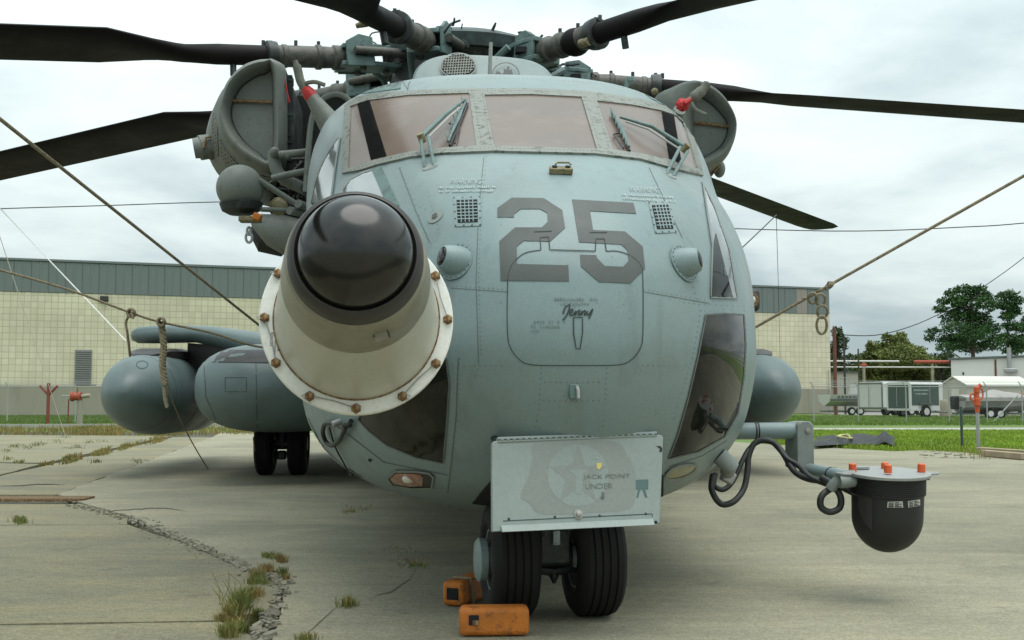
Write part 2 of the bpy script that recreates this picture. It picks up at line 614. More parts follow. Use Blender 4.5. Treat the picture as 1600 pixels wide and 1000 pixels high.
def text_mesh(body):
    if body in _txt:
        return _txt[body]
    cu = bpy.data.curves.new('lettering', 'FONT')
    cu.body = body
    cu.resolution_u = 3
    o = bpy.data.objects.new('lettering', cu)
    COL.objects.link(o)
    dg = bpy.context.evaluated_depsgraph_get()
    me = o.evaluated_get(dg).to_mesh()
    vs = [(v.co.x, v.co.y) for v in me.vertices]
    fs = [tuple(p.vertices) for p in me.polygons]
    o.evaluated_get(dg).to_mesh_clear()
    bpy.data.objects.remove(o)
    bpy.data.curves.remove(cu)
    x0, x1 = min(v[0] for v in vs), max(v[0] for v in vs)
    y0, y1 = min(v[1] for v in vs), max(v[1] for v in vs)
    vs = [((x - x0) / (x1 - x0), (y - y0) / (y1 - y0)) for x, y in vs]
    _txt[body] = (vs, fs)
    return vs, fs


def text_on(body, bl, br, tl, proj, off=0.004, mb=None):
    """lettering laid on a surface: bottom left, bottom right and top left in photograph pixels"""
    mb = mb or MB()
    vs, fs = text_mesh(body)
    out = []
    for x, y in vs:
        p, n = proj(bl[0] + (br[0] - bl[0]) * x + (tl[0] - bl[0]) * y, bl[1] + (br[1] - bl[1]) * x + (tl[1] - bl[1]) * y)
        out.append(p + n * off)
    return mb.add(out, fs)


def plane_proj(o, n):
    o, n = Vector(o), Vector(n).normalized()
    if n.dot(CL - o) < 0:
        n = -n

    def f(px, py):
        d = HI.to_3x3() @ ray(px, py)
        return CL + d * ((o - CL).dot(n) / d.dot(n)), n
    return f


def mesh_proj(bv, centre):
    def f(px, py):
        x, y = px, py
        for k in range(60):
            d = (HI.to_3x3() @ ray(x, y)).normalized()
            h = bv.ray_cast(CL, d)
            if h[0] is not None:
                n = h[1]
                if n.dot(d) > 0:
                    n = -n
                return h[0], n
            x += (centre[0] - x) * 0.01
            y += (centre[1] - y) * 0.01
        h = bv.find_nearest(HP(px, py, 6))
        return h[0], h[1]
    return f


def pchip(xs, ys):
    xs, ys = np.array(xs, float), np.array(ys, float)
    h = np.diff(xs)
    d = np.diff(ys) / h
    m = np.zeros(len(xs))
    for i in range(1, len(xs) - 1):
        if d[i - 1] * d[i] > 0:
            w1, w2 = 2 * h[i] + h[i - 1], h[i] + 2 * h[i - 1]
            m[i] = (w1 + w2) / (w1 / d[i - 1] + w2 / d[i])
    m[0], m[-1] = d[0], d[-1]

    def f(x):
        x = min(max(x, xs[0]), xs[-1])
        i = min(int(np.searchsorted(xs, x, 'right')) - 1, len(h) - 1)
        t = (x - xs[i]) / h[i]
        return float((1 + 2 * t) * (1 - t) ** 2 * ys[i] + t * (1 - t) ** 2 * h[i] * m[i] + t * t * (3 - 2 * t) * ys[i + 1] + t * t * (t - 1) * h[i] * m[i + 1])
    return f

# ================================================================ the setting: ground, slabs, lawns, path


def concrete(name, c1, c2, c3, streak, dark):
    """weathered concrete: broad patches, drag streaks from the broom finish, pits, speckle and old drips"""
    m = bpy.data.materials.new(name)
    m.use_nodes = True
    t = m.node_tree
    K = t.links.new
    b = t.nodes['Principled BSDF']
    tc = N(t, 'ShaderNodeTexCoord')
    def mapped(sx, sy, rot=0.0):
        mp = N(t, 'ShaderNodeMapping')
        mp.inputs['Scale'].default_value = (sx, sy, 1)
        mp.inputs['Rotation'].default_value = (0, 0, rot)
        K(tc.outputs['Object'], mp.inputs[0])
        return mp.outputs[0]
    def noise(v, scale, det, ro, lo, hi, a0, a1, dist=0.0):
        n = N(t, 'ShaderNodeTexNoise', Scale=scale, Detail=det, Roughness=ro, Distortion=dist)
        K(v, n.inputs[0])
        r = N(t, 'ShaderNodeMapRange')
        for i, q in enumerate((lo, hi, a0, a1)):
            r.inputs[i + 1].default_value = q
        K(n.outputs[0], r.inputs[0])
        return r.outputs[0]
    def mix(f, a, bcol):
        x = N(t, 'ShaderNodeMixRGB')
        K(f, x.inputs[0])
        if isinstance(a, tuple): x.inputs[1].default_value = (*a, 1)
        else: K(a, x.inputs[1])
        x.inputs[2].default_value = (*bcol, 1)
        return x.outputs[0]
    iso = mapped(.8, 1.0)
    col = mix(noise(iso, .55, 8, .62, .40, .62, 0, 1, .6), c1, c2)
    col = mix(noise(mapped(.7, 1.0, .12), 1.5, 8, .68, .46, .66, 0, .85, .4), col, c3)
    col = mix(noise(mapped(.9, .9), 3.1, 9, .7, .60, .74, 0, dark), col, (.075, .072, .056))
    mul = None
    for v, sc, det, ro, lo, hi, a0, a1 in ((mapped(.30, 1.9, .05), 4.0, 6, .65, .3, .7, 1 - streak, 1 + streak), (mapped(1, 1.4), 22, 6, .75, .3, .7, .80, 1.20), (mapped(1, 1), 85, 4, .7, .32, .68, .70, 1.30)):
        o = noise(v, sc, det, ro, lo, hi, a0, a1)
        if mul is None: mul = o
        else:
            q = N(t, 'ShaderNodeMath', _operation='MULTIPLY')
            K(mul, q.inputs[0]); K(o, q.inputs[1]); mul = q.outputs[0]
    sc = N(t, 'ShaderNodeVectorMath', _operation='SCALE')
    K(col, sc.inputs[0]); K(mul, sc.inputs['Scale'])
    K(sc.outputs[0], b.inputs['Base Color'])
    b.inputs['Roughness'].default_value = .88
    b.inputs['Specular IOR Level'].default_value = .25
    n = N(t, 'ShaderNodeTexNoise', Scale=45.0, Detail=6.0, Roughness=.7)
    K(mapped(1, 1), n.inputs[0])
    bp = N(t, 'ShaderNodeBump', Strength=.45, Distance=.01)
    K(n.outputs[0], bp.inputs['Height']); K(bp.outputs[0], b.inputs['Normal'])
    return m


M['concrete'] = concrete('worn_concrete', (.232, .216, .142), (.172, .165, .118), (.262, .232, .138), .09, .75)
M['newconcrete'] = concrete('pale_concrete', (.288, .271, .196), (.212, .203, .148), (.325, .30, .208), .09, .65)
M['soil'] = mat('dark_joint_soil', (0.06, 0.055, 0.04), 0.95, 0.3, 3, (0.10, 0.10, 0.05), 6, 0.5, 0.7)
M['lawn'] = mat('lawn_green', (0.095, 0.155, 0.025), 0.9, 0.25, 0.35, (0.13, 0.16, 0.035), 0.8, 0.5, 0.72, 0.8, bump=0.5, bs=12, fine=0.3, fs=9)
M['path'] = mat('path_concrete', (0.34, 0.33, 0.30), 0.85, 0.1, 1)
M['lot'] = mat('gravel_lot', (0.24, 0.23, 0.21), 0.9, 0.15, 1.5)
M['blade_green'] = mat('grass_green', (0.20, 0.31, 0.018), 0.7, 0.35, 0.8, (0.29, 0.33, 0.045), 2.5, 0.52, 0.68, 0.8, fine=0.3, fs=14)
M['blade_verge'] = mat('verge_grass_green', (0.115, 0.19, 0.025), 0.7, 0.35, 0.8, (0.17, 0.2, 0.04), 2.5, 0.52, 0.68, 0.8, fine=0.3, fs=14)
M['blade_dry'] = mat('dry_grass', (0.26, 0.18, 0.06), 0.8, 0.35, 1.6, (0.12, 0.19, 0.03), 2.2, 0.46, 0.60, 0.9, fine=0.3, fs=14)
M['blade_weed'] = mat('weed_green', (0.12, 0.15, 0.03), 0.7, 0.35, 3, (0.30, 0.19, 0.06), 3.2, 0.50, 0.60, 0.9, fine=0.3, fs=24)
M['stone'] = mat('broken_concrete', (0.25, 0.235, 0.175), 0.9, 0.3, 14, (0.15, 0.14, 0.105), 9, 0.5, 0.7, bump=0.3, bs=90)


def sheet(name, pts, z, m, kind='structure', th=None, parent=None, **kw):
    pts = [Vector((p[0], p[1], z)) for p in pts]
    mb = MB()
    if th:
        mb.prism(pts, (0, 0, -th))
    else:
        mb.add(pts, [tuple(t) for t in tessellate_polygon([pts])])
    return mb.build(name, m, parent, smooth=False, kind=kind, **kw)


sheet('ground', [(-900, -60), (900, -60), (900, 1500), (-900, 1500)], -.06, 'lawn')
ap = sheet('apron_bed', [(-60, -20), (60, -20), (60, 13), (9.2, 16.5), (7.6, 19), (5.5, 22.5), (2, 31), (-8, 33), (-16, 34), (-60, 36)], -.052, 'soil')
slabs = sheet('concrete_apron', [(-60, -20), (60, -20), (60, 1), (-60, 1)], .0, 'newconcrete', th=.05)
g = lambda *q: [(G(x, y).x, G(x, y).y) for x, y in q]
SLABS = [
    ('concrete', [(-900, 990.4), (345, 970.6), (412, 1000), (375, 1080), (340, 1600), (-900, 1600)]),
    ('concrete', [(-900, 826), (200, 819.5), (286, 848), (375, 888), (438, 915), (428, 950), (344, 968.8), (-900, 988.6)]),
    ('concrete', [(-900, 787.5), (126, 787), (200, 807), (199, 818.5), (-900, 825)]),
    ('concrete', [(-62, 758), (0, 743.5), (72, 727), (272, 683), (331.5, 683), (203.5, 729.5), (90, 772.2), (-62, 773)]),
    ('concrete', [(-900, 723.5), (0, 723.5), (64, 725), (0, 741.5), (-64, 757), (-64, 772.5), (-900, 773)]),
    ('concrete', [(-900, 676), (-300, 678), (266, 681), (68, 723.2), (0, 722), (-900, 722)]),
    ('newconcrete', [(332.5, 682.5), (204.5, 729.5), (91, 772.5), (130, 786), (203, 806), (288.5, 847), (378.5, 886.5), (446, 914), (440, 950), (425, 1000), (392, 1080), (356, 1600), (3400, 1600),
                     (3400, 735), (1900, 724), (1600, 718), (1500, 706), (1440, 703), (1400, 705), (1340, 702), (1275, 698), (1100, 688), (700, 676), (345, 676)]),
]
for m, q in SLABS:
    # every edge is broken into short uneven pieces so that the joints are not ruler-straight
    pts = [Vector(p) for p in g(*q)]
    out = []
    for i, a in enumerate(pts):
        b = pts[(i + 1) % len(pts)]
        n = max(1, min(60, int((b - a).length / .25)))
        for j in range(n):
            p = a.lerp(b, j / n)
            if j and p.length < 45:
                p += Vector((random.uniform(-1, 1), random.uniform(-1, 1))) * min(.02, .0015 * p.y)
            out.append((p.x, p.y))
    sheet('slab', out, random.uniform(-.003, .0), m, None, th=.055, parent=slabs)
# hairline cracks, raised patches and stains belong to the slabs
GPJ = lambda x, y: (HI @ G(x, y, .0), Vector((0, 0, 1)))
crk = MB()
for q in ([(575, 938), (590, 930), (612, 925), (640, 905), (655, 880)], [(480, 875), (490, 890)], [(0, 760), (50, 757), (110, 757)], [(95, 700), (140, 700)],
          [(530, 945), (470, 1000)], [(170, 798), (250, 794), (300, 800)]):
    pts = []
    for a, b in zip(q, q[1:]):
        n = max(2, int(math.hypot(b[0] - a[0], b[1] - a[1]) / 7))
        for j in range(n):
            pts.append((a[0] + (b[0] - a[0]) * j / n + random.uniform(-1, 1), a[1] + (b[1] - a[1]) * j / n + random.uniform(-.8, .8)))
    line(pts, .8, GPJ, .002, crk, taper=lambda t: .3 + math.sin(math.pi * t))
o = crk.build('hairline_cracks', 'soil', None, kind='stuff', smooth=False)
o.matrix_world = HM

# path, gravel lot
sheet('path', [(8, 33.5), (40, 36.5), (80, 40), (80, 43.5), (40, 40.5), (9, 37.8), (-3, 37.0), (-3, 33)], -.03, 'path')
sheet('gravel_lot', [(22, 57), (90, 62), (130, 140), (28, 140)], -.03, 'lot')


def blades(name, sampler, n, h, wd, m, lean=.5, label=None, **kw):
    vs, fs = [], []
    for i in range(n):
        x, y, k = sampler()
        hh = h * k * random.uniform(.5, 1.25)
        a, b = random.uniform(0, 6.283), random.uniform(0, 6.283)
        dx, dy = math.cos(a) * wd / 2, math.sin(a) * wd / 2
        lx, ly = math.cos(b) * hh * lean * random.random(), math.sin(b) * hh * lean * random.random()
        o = len(vs)
        vs += [(x - dx, y - dy, -.04), (x + dx, y + dy, -.04), (x + dx * .7 + lx * .4, y + dy * .7 + ly * .4, hh * .6), (x - dx * .7 + lx * .4, y - dy * .7 + ly * .4, hh * .6), (x + lx, y + ly, hh)]
        fs += [(o, o + 1, o + 2, o + 3), (o + 3, o + 2, o + 4)]
    me = bpy.data.meshes.new(name)
    me.from_pydata(vs, [], fs)
    me.materials.append(M[m])
    o = bpy.data.objects.new(name, me)
    COL.objects.link(o)
    return props(o, label=label, kind='stuff', **kw)


def in_px(x0, x1, y0, y1, ok=lambda x, y: True, k=lambda x, y: 1.0, even=True):
    def f():
        while True:
            if even:      # even on the ground
                d0, d1 = G(0, y1).y, G(0, y0).y
                d = math.sqrt(random.uniform(d0 * d0, d1 * d1))
                y = None
                px = random.uniform(x0, x1)
                X = (px - 800) / F * d * .996
                py = 500 + F * math.tan(math.atan(CAMH / d) + PITCH - 2 * 0) if False else 500 + F * math.tan(PITCH + math.atan2(CAMH, d))
                if ok(px, py):
                    return X, d, k(px, py)
            else:
                px, py = random.uniform(x0, x1), random.uniform(y0, y1)
                if ok(px, py):
                    q = G(px, py)
                    return q.x, q.y, k(px, py)
    return f


lawn_edge = lambda x: np.interp(x, [1160, 1275, 1340, 1400, 1440, 1500, 1600, 1700], [692, 698, 702, 705, 704, 707, 719, 722])
blades('lawn_grass', in_px(1180, 1640, 674, 722, lambda x, y: y < lawn_edge(x) + random.uniform(-2, 1.0)), 52000, .075, .016, 'blade_green', .7)
blades('verge_grass', in_px(1180, 1640, 650, 663), 16000, .08, .05, 'blade_verge', .6)
blades('bank_grass', in_px(-60, 520, 648, 666), 20000, .08, .05, 'lawn', .6)
blades('kerb_weeds', in_px(-60, 480, 667, 679, lambda x, y: random.random() < .08 + .92 * abs(math.sin(x * .031) * math.cos(x * .011 + 1)) ** 1.5, lambda x, y: random.uniform(.4, 1) + 1.0 * (random.random() < .06)), 9000, .09, .03, 'blade_dry', .6)
jx = lambda y: np.interp(y, [680, 700, 727, 745], [272, 190, 72, 0])
blades('joint_weeds', in_px(40, 290, 681, 727, lambda x, y: abs(x - jx(y)) < (9 + 16 * abs(math.sin(x * .045))) and random.random() < abs(math.sin(x * .07)) ** 2, k=lambda x, y: random.uniform(.3, 1.2), even=False), 1500, .05, .018, 'blade_dry', .7)


def tufts(spots):
    def f():
        x, y, r, k = random.choice(spots)
        q = G(x + random.gauss(0, r), y + random.gauss(0, r * .25))
        return q.x, q.y, k
    return f


small = [(x, y, 5, .6) for x, y in ((55, 696), (62, 694), (20, 698), (45, 700), (140, 692), (90, 690), (10, 705), (30, 797 - 100), (120, 698), (160, 690), (225, 690), (100, 683), (30, 723), (12, 718), (150, 722), (215, 721), (540, 700 - 15), (34, 817), (28, 815))]
blades('slab_weeds', tufts(small), 800, .065, .010, 'blade_weed', .9)
sideweeds = [(840 - 300, 948, 8, .5), (545, 946, 7, .5), (640, 880, 14, .22), (655, 884, 10, .2), (560, 795, 14, .3), (545, 800, 8, .3), (625, 861, 14, .12), (1515, 712, 10, 2.2), (1535, 716, 8, 1.6)]
blades('apron_weeds', tufts(sideweeds), 420, .075, .006, 'blade_dry', 1.0)
band = [(352, 992, 6, .8), (362, 975, 5, 1.0), (372, 966, 6, 1.3), (381, 950, 6, 1.4), (366, 952, 4, 1.3), (388, 938, 5, 1.0), (376, 940, 4, 1.1), (398, 928, 5, .7), (392, 912, 4, .6), (430, 872, 6, .6), (418, 870, 4, .5),
        (441, 897, 4, .7), (446, 905, 3, .6), (378, 985, 5, .8), (402, 958, 4, .4), (356, 962, 3, .9)]
blades('crack_weeds', tufts(band), 1500, .054, .0034, 'blade_weed', 1.25)
dry = [(358, 995, 7, .9), (370, 988, 6, .8), (404, 902, 6, .85), (416, 893, 6, .9), (408, 912, 6, .7), (440, 878, 4, .8), (478, 1000, 8, .5), (345, 968, 4, .5), (398, 932, 6, .7)]
blades('crack_dry_weeds', tufts(dry), 1150, .05, .0032, 'blade_dry', 1.25)
st = MB()
for (x, y, r) in ((345, 945, 1.0), (352, 962, 1.0), (388, 928, 1.2), (360, 948, 1.2)):
    for k in range(3):
        q = G(x + random.uniform(-8, 8), y)
        e = q + Vector((random.uniform(-.10, .05), 0, random.uniform(.07, .15)))
        st.tube(smooth_pts([q, (q + e) / 2 + Vector((.015, 0, 0)), e], 3), .0013, 4)
st.build('weed_stalks', 'blade_dry', None, kind='stuff')


def rubble(name, n, path, spread, smin, smax, **kw):
    mb = MB()
    for i in range(n):
        t = random.random() * (len(path) - 1)
        k = int(t)
        a, b = path[k], path[k + 1]
        px = a[0] + (b[0] - a[0]) * (t - k) + random.gauss(0, spread)
        py = a[1] + (b[1] - a[1]) * (t - k) + random.gauss(0, spread * .35)
        q = G(px, py)
        s = random.uniform(smin, smax) * (1 if random.random() < .85 else 1.8)
        R = Matrix.Rotation(random.uniform(0, 6), 3, 'Z') @ Matrix.Rotation(random.uniform(-.5, .5), 3, 'X')
        vs = [R @ Vector((x * s * random.uniform(.6, 1.2), y * s * random.uniform(.6, 1.2), z * s * random.uniform(.3, .55))) + Vector((q.x, q.y, s * .12)) for x in (-1, 1) for y in (-1, 1) for z in (-1, 1)]
        mb.add(vs, [(0, 1, 3, 2), (4, 6, 7, 5), (0, 4, 5, 1), (2, 3, 7, 6), (0, 2, 6, 4), (1, 5, 7, 3)])
    return mb.build(name, 'stone', None, smooth=False, kind='stuff', **kw)


rubble('rubble', 520, [(105, 787), (150, 797), (200, 809), (245, 826), (290, 846), (340, 866), (385, 886), (430, 906)], 6, .003, .0095)
rubble('rubble', 220, [(200, 808), (245, 830), (290, 850), (340, 872), (390, 893), (440, 915)], 13, .002, .006)
rubble('crack_stones', 150, [(440, 895), (440, 925), (428, 955), (412, 980), (400, 1010)], 8, .004, .012)

# rusted drain grate let into the concrete at the left
dg = empty('drain_grate', (G(65, 780).x, G(65, 780).y, 0), .02, label='rusted drain grate let into the old concrete at the left', cat='drain grate')
fr = MB()
W_, D_ = G(132, 780).x - G(-10, 780).x, .30
fr.box((0, -D_ / 2, .004), (W_, .03, .02)); fr.box((0, D_ / 2, .004), (W_, .03, .02))
fr.box((-W_ / 2, 0, .004), (.03, D_ - .032, .02)); fr.box((W_ / 2, 0, .004), (.03, D_ - .032, .02))
fr.build('frame', 'rusty', dg)
n = 26
bar = MB().box((0, 0, 0), (.022, D_ - .035, .02)).mesh('bar', 'rusty')
for i in range(n):
    o = bpy.data.objects.new('bar', bar); COL.objects.link(o); o.parent = dg
    o.location = (-W_ / 2 + W_ * (i + .5) / n, 0, .006)
MB().box((0, 0, .0016), (W_ - .032, D_ - .032, .002)).build('pit', 'void', dg)

# two orange chocks at the wheel
ch = empty('wheel_chock', (*G(773, 985).xy, 0), .05, label='orange wheel chock lying lengthwise in front of the nose wheel', cat='wheel chock', group='orange chocks at the nose wheel')
d_ = G(773, 996).y
sc_ = d_ / F
ch.location = ((772 - 800) * sc_, d_ + .045, 0)
MB().box((0, 0, .0505), (108 * sc_, .085, .096)).build('body', 'orange', ch, bevel=.018, seg=3)
o = MB().box((-.070, -.0440, .058), (.034, .006, .034)).build('rope_hole', 'void', ch, bevel=.003)
MB().box((-.064, -.0475, .050), (.020, .004, .016)).build('hole_edge', 'rusty', ch, bevel=.001)
ch2 = empty('wheel_chock', (G(722, 949).x, G(722, 949).y + .10, 0), math.radians(-22), label='smaller looking orange wheel chock set end-on behind the wheel, rope round it', cat='wheel chock', group='orange chocks at the nose wheel')
MB().box((0, .03, .0505), (.095, .26, .096)).build('body', 'orange', ch2, bevel=.018, seg=3)
MB().box((0, -.1015, .050), (.05, .006, .045)).build('rope_hole', 'void', ch2, bevel=.006)
MB().tube([(.056, -.02, .0), (.055, -.03, .05), (.05, -.04, .104), (-.02, -.05, .106)], .006, 8).build('chock_rope', 'rope', ch2)

# ================================================================ helicopter
heli = empty('helicopter', HO, HA, label='huge grey military helicopter with the number 25 on its nose, parked on the concrete',
             cat='helicopter')

# ---- fuselage: level lines from the belly to the roof, each a blunt super-ellipse running aft
fS0 = pchip([.30, .33, .36, .40, .5, .65, .85, 1.0, 1.2, 1.4, 1.6, 1.72, 1.80, 2.22, 2.38, 2.47, 2.55, 2.61, 2.65],
            [1.35, 1.0, .78, .60, .32, .14, .03, .0, .03, .14, .37, .59, .75, 1.48, 1.76, 2.05, 2.4, 2.9, 3.6])
fW = pchip([.30, .33, .36, .40, .53, .74, 1.02, 1.27, 1.55, 1.9, 2.2, 2.42, 2.55, 2.62, 2.65],
           [.02, .50, .70, .84, 1.04, 1.16, 1.2, 1.2, 1.185, 1.15, 1.085, 1.00, .90, .72, .05])
fU = pchip([.3, 1.3, 1.8, 2.3, 2.65], [0, 0, -.025, -.055, -.055])
fN = pchip([.3, 1.7, 2.2, 2.65], [2.25, 2.25, 2.6, 2.6])
fL = pchip([.3, 1.6, 2.2, 2.65], [3.6, 3.6, 3.3, 3.3])



def fuselage_ring(z, na=44):
    s0, W = fS0(z), fW(z)
    Lz = max(fL(z), s0 + 1.7)
    NEXP = fN(z)
    pts = []
    for i in range(na + 1):
        ph = -math.pi / 2 + math.pi * i / na
        sn, cs = math.sin(ph), abs(math.cos(ph))
        u = math.copysign(abs(sn) ** (2 / NEXP), sn) * W
        pts.append(Vector((u + fU(z), Lz - (Lz - s0) * cs ** (2 / NEXP), z)))
    zc = 1.55
    def aft(s, kw, kz, dz):
        return [Vector((sg * W * kw + fU(z), s, (z - zc) * kz + zc + dz)) for sg in (-1, 1)]
    rear = [(7, 1, 1, 0), (12, 1, 1, 0), (14, .8, .75, .35), (16.5, .45, .45, .75), (19.5, .22, .3, 1.2)]
    l = [aft(*r)[0] for r in reversed(rear)]
    r = [aft(*q)[1] for q in rear]
    return l + pts + r


zs = list(np.linspace(.30, .62, 18)) + list(np.linspace(.66, 2.3, 46)) + list(np.linspace(2.33, 2.65, 18))
mb = MB()
mb.rings([fuselage_ring(z) for z in zs], caps=True, closed=True)
fus = mb.build('fuselage', 'paint', heli, ang=60)
bvf = BVHTree.FromPolygons([Vector(v) for v in mb.v], mb.f)
FU = mesh_proj(bvf, (817, 440))


def fp(px, py, off=0.0):
    p, n = FU(px, py)
    return p + n * off


def fpatch(name, poly, m, off=0.006, step=9, holes=(), **kw):
    return patch(poly, FU, off, step, holes).build(name, m, heli, ang=50, **kw)


# ---- windshield
WL = [(549, 168), (575, 159), (640, 151), (733, 148), (745, 231), (690, 234), (640, 240), (600, 249), (566, 258), (545, 266)]
WC = [(757, 151), (830, 150), (908, 154), (932, 236), (850, 234), (772, 231)]
WR = [(932, 160), (985, 166), (1033, 175), (1054, 182), (1066, 192), (1077, 225), (1088, 266), (1064, 260), (1046, 252), (1000, 243), (957, 237)]
frame_outer = [(536, 272), (540, 166), (556, 154), (600, 147), (680, 142), (750, 141), (840, 141), (915, 145), (1000, 157), (1056, 173), (1073, 190),
               (1085, 225), (1097, 276), (1060, 268), (1000, 251), (930, 243), (850, 241), (770, 239), (690, 242), (640, 248), (596, 258), (566, 267)]
patch(frame_outer, FU, 0.010, 8, [WL, WC, WR]).build('windshield_frame', 'frame', heli, ang=50)
for poly, lb in ((WL, 'left windshield pane'), (WC, 'centre windshield pane'), (WR, 'right windshield pane')):
    fpatch('windshield_pane', [((p[0] - sum(q[0] for q in poly) / len(poly)) * 1.01 + sum(q[0] for q in poly) / len(poly),
                                (p[1] - sum(q[1] for q in poly) / len(poly)) * 1.01 + sum(q[1] for q in poly) / len(poly)) for p in poly],
           'glass', 0.004)
fpatch('window_strip', [(559, 162), (578, 158), (605, 245), (581, 251)], 'strip', 0.0065)
fpatch('window_strip', [(1033, 176), (1052, 182), (1064, 259), (1045, 252)], 'strip', 0.0065)
# rivets along the frame posts
pts = along([(548, 162), (600, 152), (680, 146), (750, 145), (840, 145), (915, 149), (1000, 161), (1060, 178)], 6)
for ox in (0, 14):
    pts += along([(740 + ox, 150), (754 + ox, 234)], 5) + along([(914 + ox, 156), (938 + ox, 239)], 5)
pts += along([(545, 270), (600, 253), (640, 244), (690, 238), (770, 235), (850, 237), (930, 239), (1000, 247), (1060, 264)], 6)
MBr = rivets(pts, 0.0030, lambda x, y: (fp(x, y, 0.010), FU(x, y)[1]))
MBr.build('frame_rivets', 'line', heli, kind='stuff')

# ---- overhead and side windows, chin windows
SIDE = [
    ([(535, 318), (537, 296), (548, 281), (566, 271), (592, 263), (604, 287), (622, 322), (600, 330), (560, 330)], 'sideglass'),
    ([(486, 318), (493, 285), (503, 258), (515, 235), (529, 215), (532, 216), (525, 262), (516, 330), (500, 335)], 'sideglass'),
    ([(1097, 284), (1116, 325), (1139, 392), (1151, 466), (1110, 465), (1111, 420), (1112, 385)], 'sideglass'),
]
for poly, m in SIDE:
    fpatch('side_window', poly, m, 0.004, 7)
    line(poly, 2.6, FU, 0.0055, closed=True).build('window_seal', 'paint_low', heli)
fpatch('window_strip', [(581, 265), (596, 261), (624, 322), (606, 322)], 'teal', 0.0065)
fpatch('window_strip', [(1113, 386), (1117, 366), (1143, 465), (1110, 464)], 'chin', 0.0065)
fpatch('eyebrow_window', [(566, 147), (590, 136), (625, 127), (626, 139), (590, 144)], 'teal', 0.004)
fpatch('eyebrow_window', [(1010, 145), (1030, 149), (1052, 166), (1030, 160)], 'teal', 0.004)
CHL = [(560, 655), (590, 600), (640, 560), (698, 560), (703, 600), (699, 660), (693, 723), (650, 714), (605, 695), (578, 674)]
CHR = [(1102, 492), (1130, 490), (1161, 492), (1164, 540), (1161, 590), (1152, 645), (1131, 682), (1090, 705), (1044, 716), (1058, 680), (1075, 620), (1090, 555)]
for poly in (CHL, CHR):
    fpatch('chin_window', poly, 'chin', 0.003, 8)
    line(poly, 2.2, FU, 0.0042, closed=True).build('window_seal', 'seam', heli)
    grow = [((x - sum(q[0] for q in poly) / len(poly)) * 1.06 + sum(q[0] for q in poly) / len(poly), (y - sum(q[1] for q in poly) / len(poly)) * 1.06 + sum(q[1] for q in poly) / len(poly)) for x, y in poly]
    rivets(along(grow + grow[:1], 9), 0.0035, FU).build('window_rivets', 'paint_low', heli, kind='stuff')

# ---- nose number, hatch, lettering
k = 6.4
two = [(46, 165), (190, 60), (510, 65), (695, 185), (722, 360), (572, 498), (310, 490), (238, 550), (243, 722), (755, 735), (762, 893), (80, 888), (66, 495),
       (225, 357), (490, 357), (550, 300), (543, 212), (470, 173), (280, 173), (212, 225), (212, 255), (46, 255)]
five = [(792, 78), (1405, 112), (1432, 220), (972, 193), (1002, 382), (1320, 398), (1497, 548), (1520, 770), (1375, 915), (1060, 900), (880, 745), (873, 630),
        (1035, 634), (1040, 660), (1118, 742), (1300, 750), (1358, 690), (1345, 585), (1282, 528), (862, 503)]
for q in (two, five):
    fpatch('nose_numeral', [(770 + x / k, 300 + y / k) for x, y in q], 'digit', 0.0022, 7)
HATCH = [(845, 391), (820, 396), (803, 410), (795, 427), (793, 455), (793, 515), (797, 541), (810, 560), (832, 570), (900, 571), (965, 570), (986, 562), (999, 546), (1004, 522),
         (1004, 435), (1000, 414), (985, 400), (965, 393), (947, 393)]
line(smooth_pts(HATCH[:10], 5) + smooth_pts(HATCH[9:], 5), 1.3, FU, 0.0024, step=4).build('nose_hatch_gap', 'line', heli)
for q in ([(845, 391), (844, 372), (857, 371), (859, 391)], [(860, 391), (930, 393)], [(930, 393), (931, 374), (944, 374), (947, 393)],
          [(835, 363), (862, 362)], [(921, 364), (948, 364)]):
    line(q, 1.5, FU, 0.0034).build('hatch_hinge_gap', 'line', heli)
line([(896, 496), (910, 496), (910, 520), (906, 545), (900, 545), (896, 520)], 1.7, FU, 0.0034, closed=True).build('hatch_latch', 'line', heli)
mb = MB()
for st in ([(548, 372), (552, 335), (575, 278), (622, 240), (638, 262), (620, 330), (585, 405), (537, 460)],
           [(637, 362), (670, 342), (682, 312), (662, 306), (640, 345), (646, 384), (680, 384), (712, 345)],
           [(722, 325), (714, 386), (738, 345), (766, 324), (772, 342), (758, 384), (786, 368)],
           [(806, 326), (796, 386), (822, 345), (850, 324), (857, 342), (843, 384), (870, 366)],
           [(890, 326), (880, 372), (902, 382), (938, 335), (962, 303), (940, 370), (906, 438)]):
    q = [(820 + p[0] / 9.09, 450 + p[1] / 9.09) for p in smooth_pts([(a, b) for a, b in st], 6)]
    line(q, 2.4, FU, 0.0027, mb=mb, step=2)
mb.build('name_lettering', 'script', heli, label='black script lettering reading Jenny')
for t, a, b, c in (('WARNING', (702, 288), (752, 288), (704, 280)), ('DO NOT PAINT THIS AREA', (684, 295), (782, 294), (684, 290)),
                   ('WIPER PIVOT COVER', (686, 301), (774, 300), (686, 297)),
                   ('WARNING', (983, 300), (1030, 302), (982, 292)), ('DO NOT PAINT THIS AREA', (972, 306), (1052, 311), (971, 301)),
                   ('WIPER PIVOT COVER', (973, 313), (1056, 318), (973, 308))):
    if 'WARN' in t:
        text_on(t, a, b, c, FU, 0.003).build('stencil_lettering', 'stencil', heli, label='pale stencil lettering reading WARNING')


